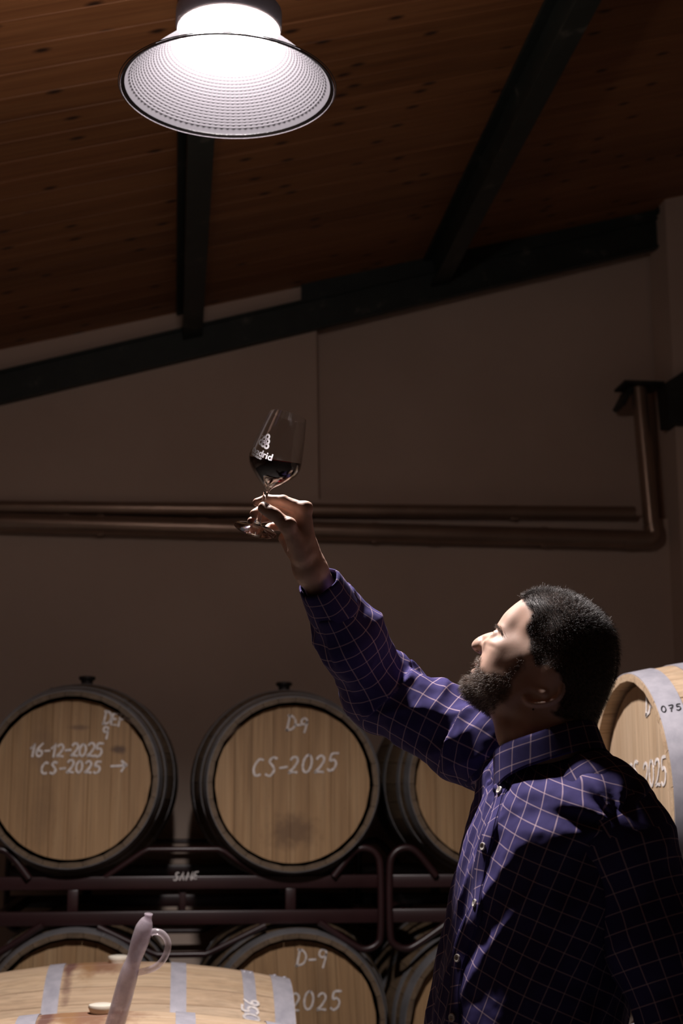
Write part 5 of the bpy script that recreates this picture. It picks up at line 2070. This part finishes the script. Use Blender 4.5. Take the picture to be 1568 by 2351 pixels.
# collar ----------------------------------------------------------------------------------------
def hp(x, y, s): return head_world(np.array([[x, y, s]]))[0]
CC = np.array((1256, 1694, 0.0))
vs, uv = [], []
ths = np.linspace(-168, 168, 90)          # angle round the neck from the back; front gap at +-180
ncol = 10
for th in ths:
    a = math.radians(th)
    # plan: along the side view from back (+) to front (-), and towards the camera
    fx = math.cos(a); fy = math.sin(a)
    ex_ = 98 if fx > 0 else 112
    base = CC + np.array((fx * ex_, -fx * 36, fy * 94)) + np.array((0, 10 * fy * fy * (1 if fy > 0 else 1), 0))
    outw = np.array((fx * .9, -fx * .32, fy)); outw /= np.linalg.norm(outw)
    dn = np.array((.22 * fx, .97, 0.10 * fy)); dn = dn - outw * (dn @ outw) * .6; dn /= np.linalg.norm(dn)
    front = np.clip((abs(th) - 95) / 73, 0, 1)
    hgt = 64 + 32 * front ** 1.6
    prof_ = [(-3, 40), (-2, 20), (-2, 4), (0, -3), (4, -4), (6, 2), (7.5, .3 * hgt), (8, .6 * hgt), (9, .92 * hgt), (9, hgt)]
    for (o_, dd_) in prof_:
        fl_ = 1 + .5 * front
        vs.append(base + outw * o_ * (fl_ if o_ > 5 else 1) + dn * dd_)
        uv.append((a * 100 / HS, dd_ / HS * (1 if o_ > 3 else -1) + .004))
q = []
for i in range(len(ths) - 1):
    for k in range(ncol - 1):
        q.append((i * ncol + k, i * ncol + k + 1, (i + 1) * ncol + k + 1, (i + 1) * ncol + k))
q = np.array(q); uv = np.array(uv)
co = np_mesh('collar', head_world(np.array(vs)) - ML, q, FAB, SH, uv=uv[q])
sm = co.modifiers.new('thick', 'SOLIDIFY'); sm.thickness = .0014

# trousers and shoes, below the frame --------------------------------------------------------
denim = simple('dark_trousers', (0.03, 0.03, 0.04), 0.85)
hipc = np.array((TC[0][0], TC[0][1], ZBOT))
def leg_pts(s):
    hip = hipc + TS * .095 * s + np.array((0, 0, .02))
    return [hip, np.array((hip[0], hip[1], .50)) + TN * .02, np.array((hip[0], hip[1], .10)) + TS * .02 * s]
def trouser_sdf(p):
    d = ellip(p, hipc + np.array((0, 0, .03)), (.19, .19, .16))
    for s in (-1, 1): d = smin(d, chain(p, leg_pts(s), [.098, .068, .058], .03), .04)
    d = d - .003 * ridged(p * np.array((9, 9, 14)))
    return d
lp = leg_pts(1) + leg_pts(-1)
b0, b1 = bounds(lp + [hipc + np.array((0, 0, .2))], .24)
b0[2] = .0
tv, tq = surf_nets(trouser_sdf, b0, b1, .012, smooth=1)
np_mesh('trousers', tv - ML, tq, denim.m, man)
shoem = simple('brown_shoe', (0.05, 0.03, 0.02), 0.5)
for s in (-1, 1):
    an = leg_pts(s)[2]
    def shoe_sdf(p):
        d = rcone(p, np.array((an[0], an[1], FLOOR + .05)) - TN * .03, np.array((an[0], an[1], FLOOR + .036)) + TN * .17, .045, .036)
        d = smin(d, rcone(p, np.array((an[0], an[1], FLOOR + .05)), np.array((an[0], an[1], .14)), .046, .048), .03)
        return smax(d, FLOOR - p[:, 2], .006)
    c = np.array((an[0], an[1], .07))
    v_, q_ = surf_nets(shoe_sdf, c - np.array((.3, .3, .09)), c + np.array((.3, .3, .14)), .008)
    np_mesh('shoe', v_ - ML, q_, shoem.m, man)

# ================================================================== glass wine thief standing in the nearest barrel
HOLE = np.array((hx, hy, hz))
td1 = float((HOLE - CAM) @ FW)
thief = empty('wine_thief', HOLE)
td0 = td1
tag(thief, 'clear glass wine thief with a loop handle standing in the front barrel', 'wine thief')
TL = np.array(thief.location)
fg = Mat('frosted_glass')            # thin glass, wet and misted: part clear, part scattering
tp_ = fg.n('ShaderNodeBsdfTransparent'); tp_.inputs[0].default_value = (0.96, 0.93, 0.96, 1)
tl_ = fg.n('ShaderNodeBsdfTranslucent'); tl_.inputs[0].default_value = (0.92, 0.84, 0.90, 1)
df_ = fg.n('ShaderNodeBsdfDiffuse'); df_.inputs[0].default_value = (0.80, 0.74, 0.79, 1)
gs_ = fg.n('ShaderNodeBsdfGlossy'); gs_.inputs[0].default_value = (1, 1, 1, 1); gs_.inputs[1].default_value = 0.12
lw_ = fg.n('ShaderNodeLayerWeight'); lw_.inputs[0].default_value = 0.5
m1 = fg.n('ShaderNodeMixShader'); m1.inputs[0].default_value = 0.45; fg.l(tl_.outputs[0], m1.inputs[1]); fg.l(df_.outputs[0], m1.inputs[2])
mist = fg.math('ADD', fg.ramp(fg.noise(fg.coord(), 30, 4), [(0.35, 0.26), (0.65, 0.46)]), fg.math('MULTIPLY', fg.math('POWER', lw_.outputs['Facing'], 3.0), 0.45))
m2 = fg.n('ShaderNodeMixShader'); fg.l(mist, m2.inputs[0]); fg.l(tp_.outputs[0], m2.inputs[1]); fg.l(m1.outputs[0], m2.inputs[2])
m3 = fg.n('ShaderNodeMixShader'); fg.l(fg.math('ADD', fg.math('MULTIPLY', fg.math('POWER', lw_.outputs['Facing'], 4.0), 0.5), 0.05), m3.inputs[0]); fg.l(m2.outputs[0], m3.inputs[1]); fg.l(gs_.outputs[0], m3.inputs[2])
fg.l(m3.outputs[0], fg.out.inputs[0])
def TP(px, py): return P(px, py, td1)
axis = [(341, 2099, 8.5), (340, 2106, 9), (338.5, 2110, 11), (336, 2116, 15), (331, 2130, 19.5), (326, 2146, 20.5), (321, 2162, 20.5), (315, 2180, 19), (309, 2198, 17.5), (304, 2212, 18), (299, 2226, 20), (294, 2244, 21.5), (287, 2270, 22), (275, 2315, 22.5), (262, 2360, 22.5), (251, 2400, 22), (246, 2420, 16)]
sp = spline([TP(x, y) for x, y, r in axis], 6)
rr = [float(a[0]) for a in spline([(r, 0, 0) for x, y, r in axis], 6)]
S_ = FPX / td1
pts = [Vector(p - TL) for p in sp]
out = [r / S_ for r in rr]
mb = MB()
# outer wall up, inner wall down: one closed shell with an open mouth
mb.tube(pts[::-1] + pts, out[::-1] + [max(r - .0022, .0036) for r in out], 36, caps=False)
mb.build('tube', fg.m, thief)
lip = TP(341, 2099) - TL
ax = (np.array(pts[0]) - np.array(pts[3])); ax /= np.linalg.norm(ax)
M = Vector(ax).to_track_quat('Z', 'Y').to_matrix()
MB().tube([Vector(lip) + M @ Vector((.0072 * math.cos(a), .0072 * math.sin(a), 0)) for a in np.linspace(0, 2 * math.pi, 33)[:-1]], .0016, 8, closed=True).build('lip', fg.m, thief)
hpx = [(347, 2141), (356, 2139), (370, 2142), (381, 2153), (386, 2168), (383, 2186), (374, 2204), (360, 2218), (344, 2226), (326, 2231), (314, 2233)]
MB().tube([Vector(TP(x, y) - TL) for x, y, _ in spline([(x, y, 0) for x, y in hpx], 6)], [.0086] + [.0066] * (len(spline([(x, y, 0) for x, y in hpx], 6)) - 2) + [.0082], 20).build('handle', fg.m, thief)
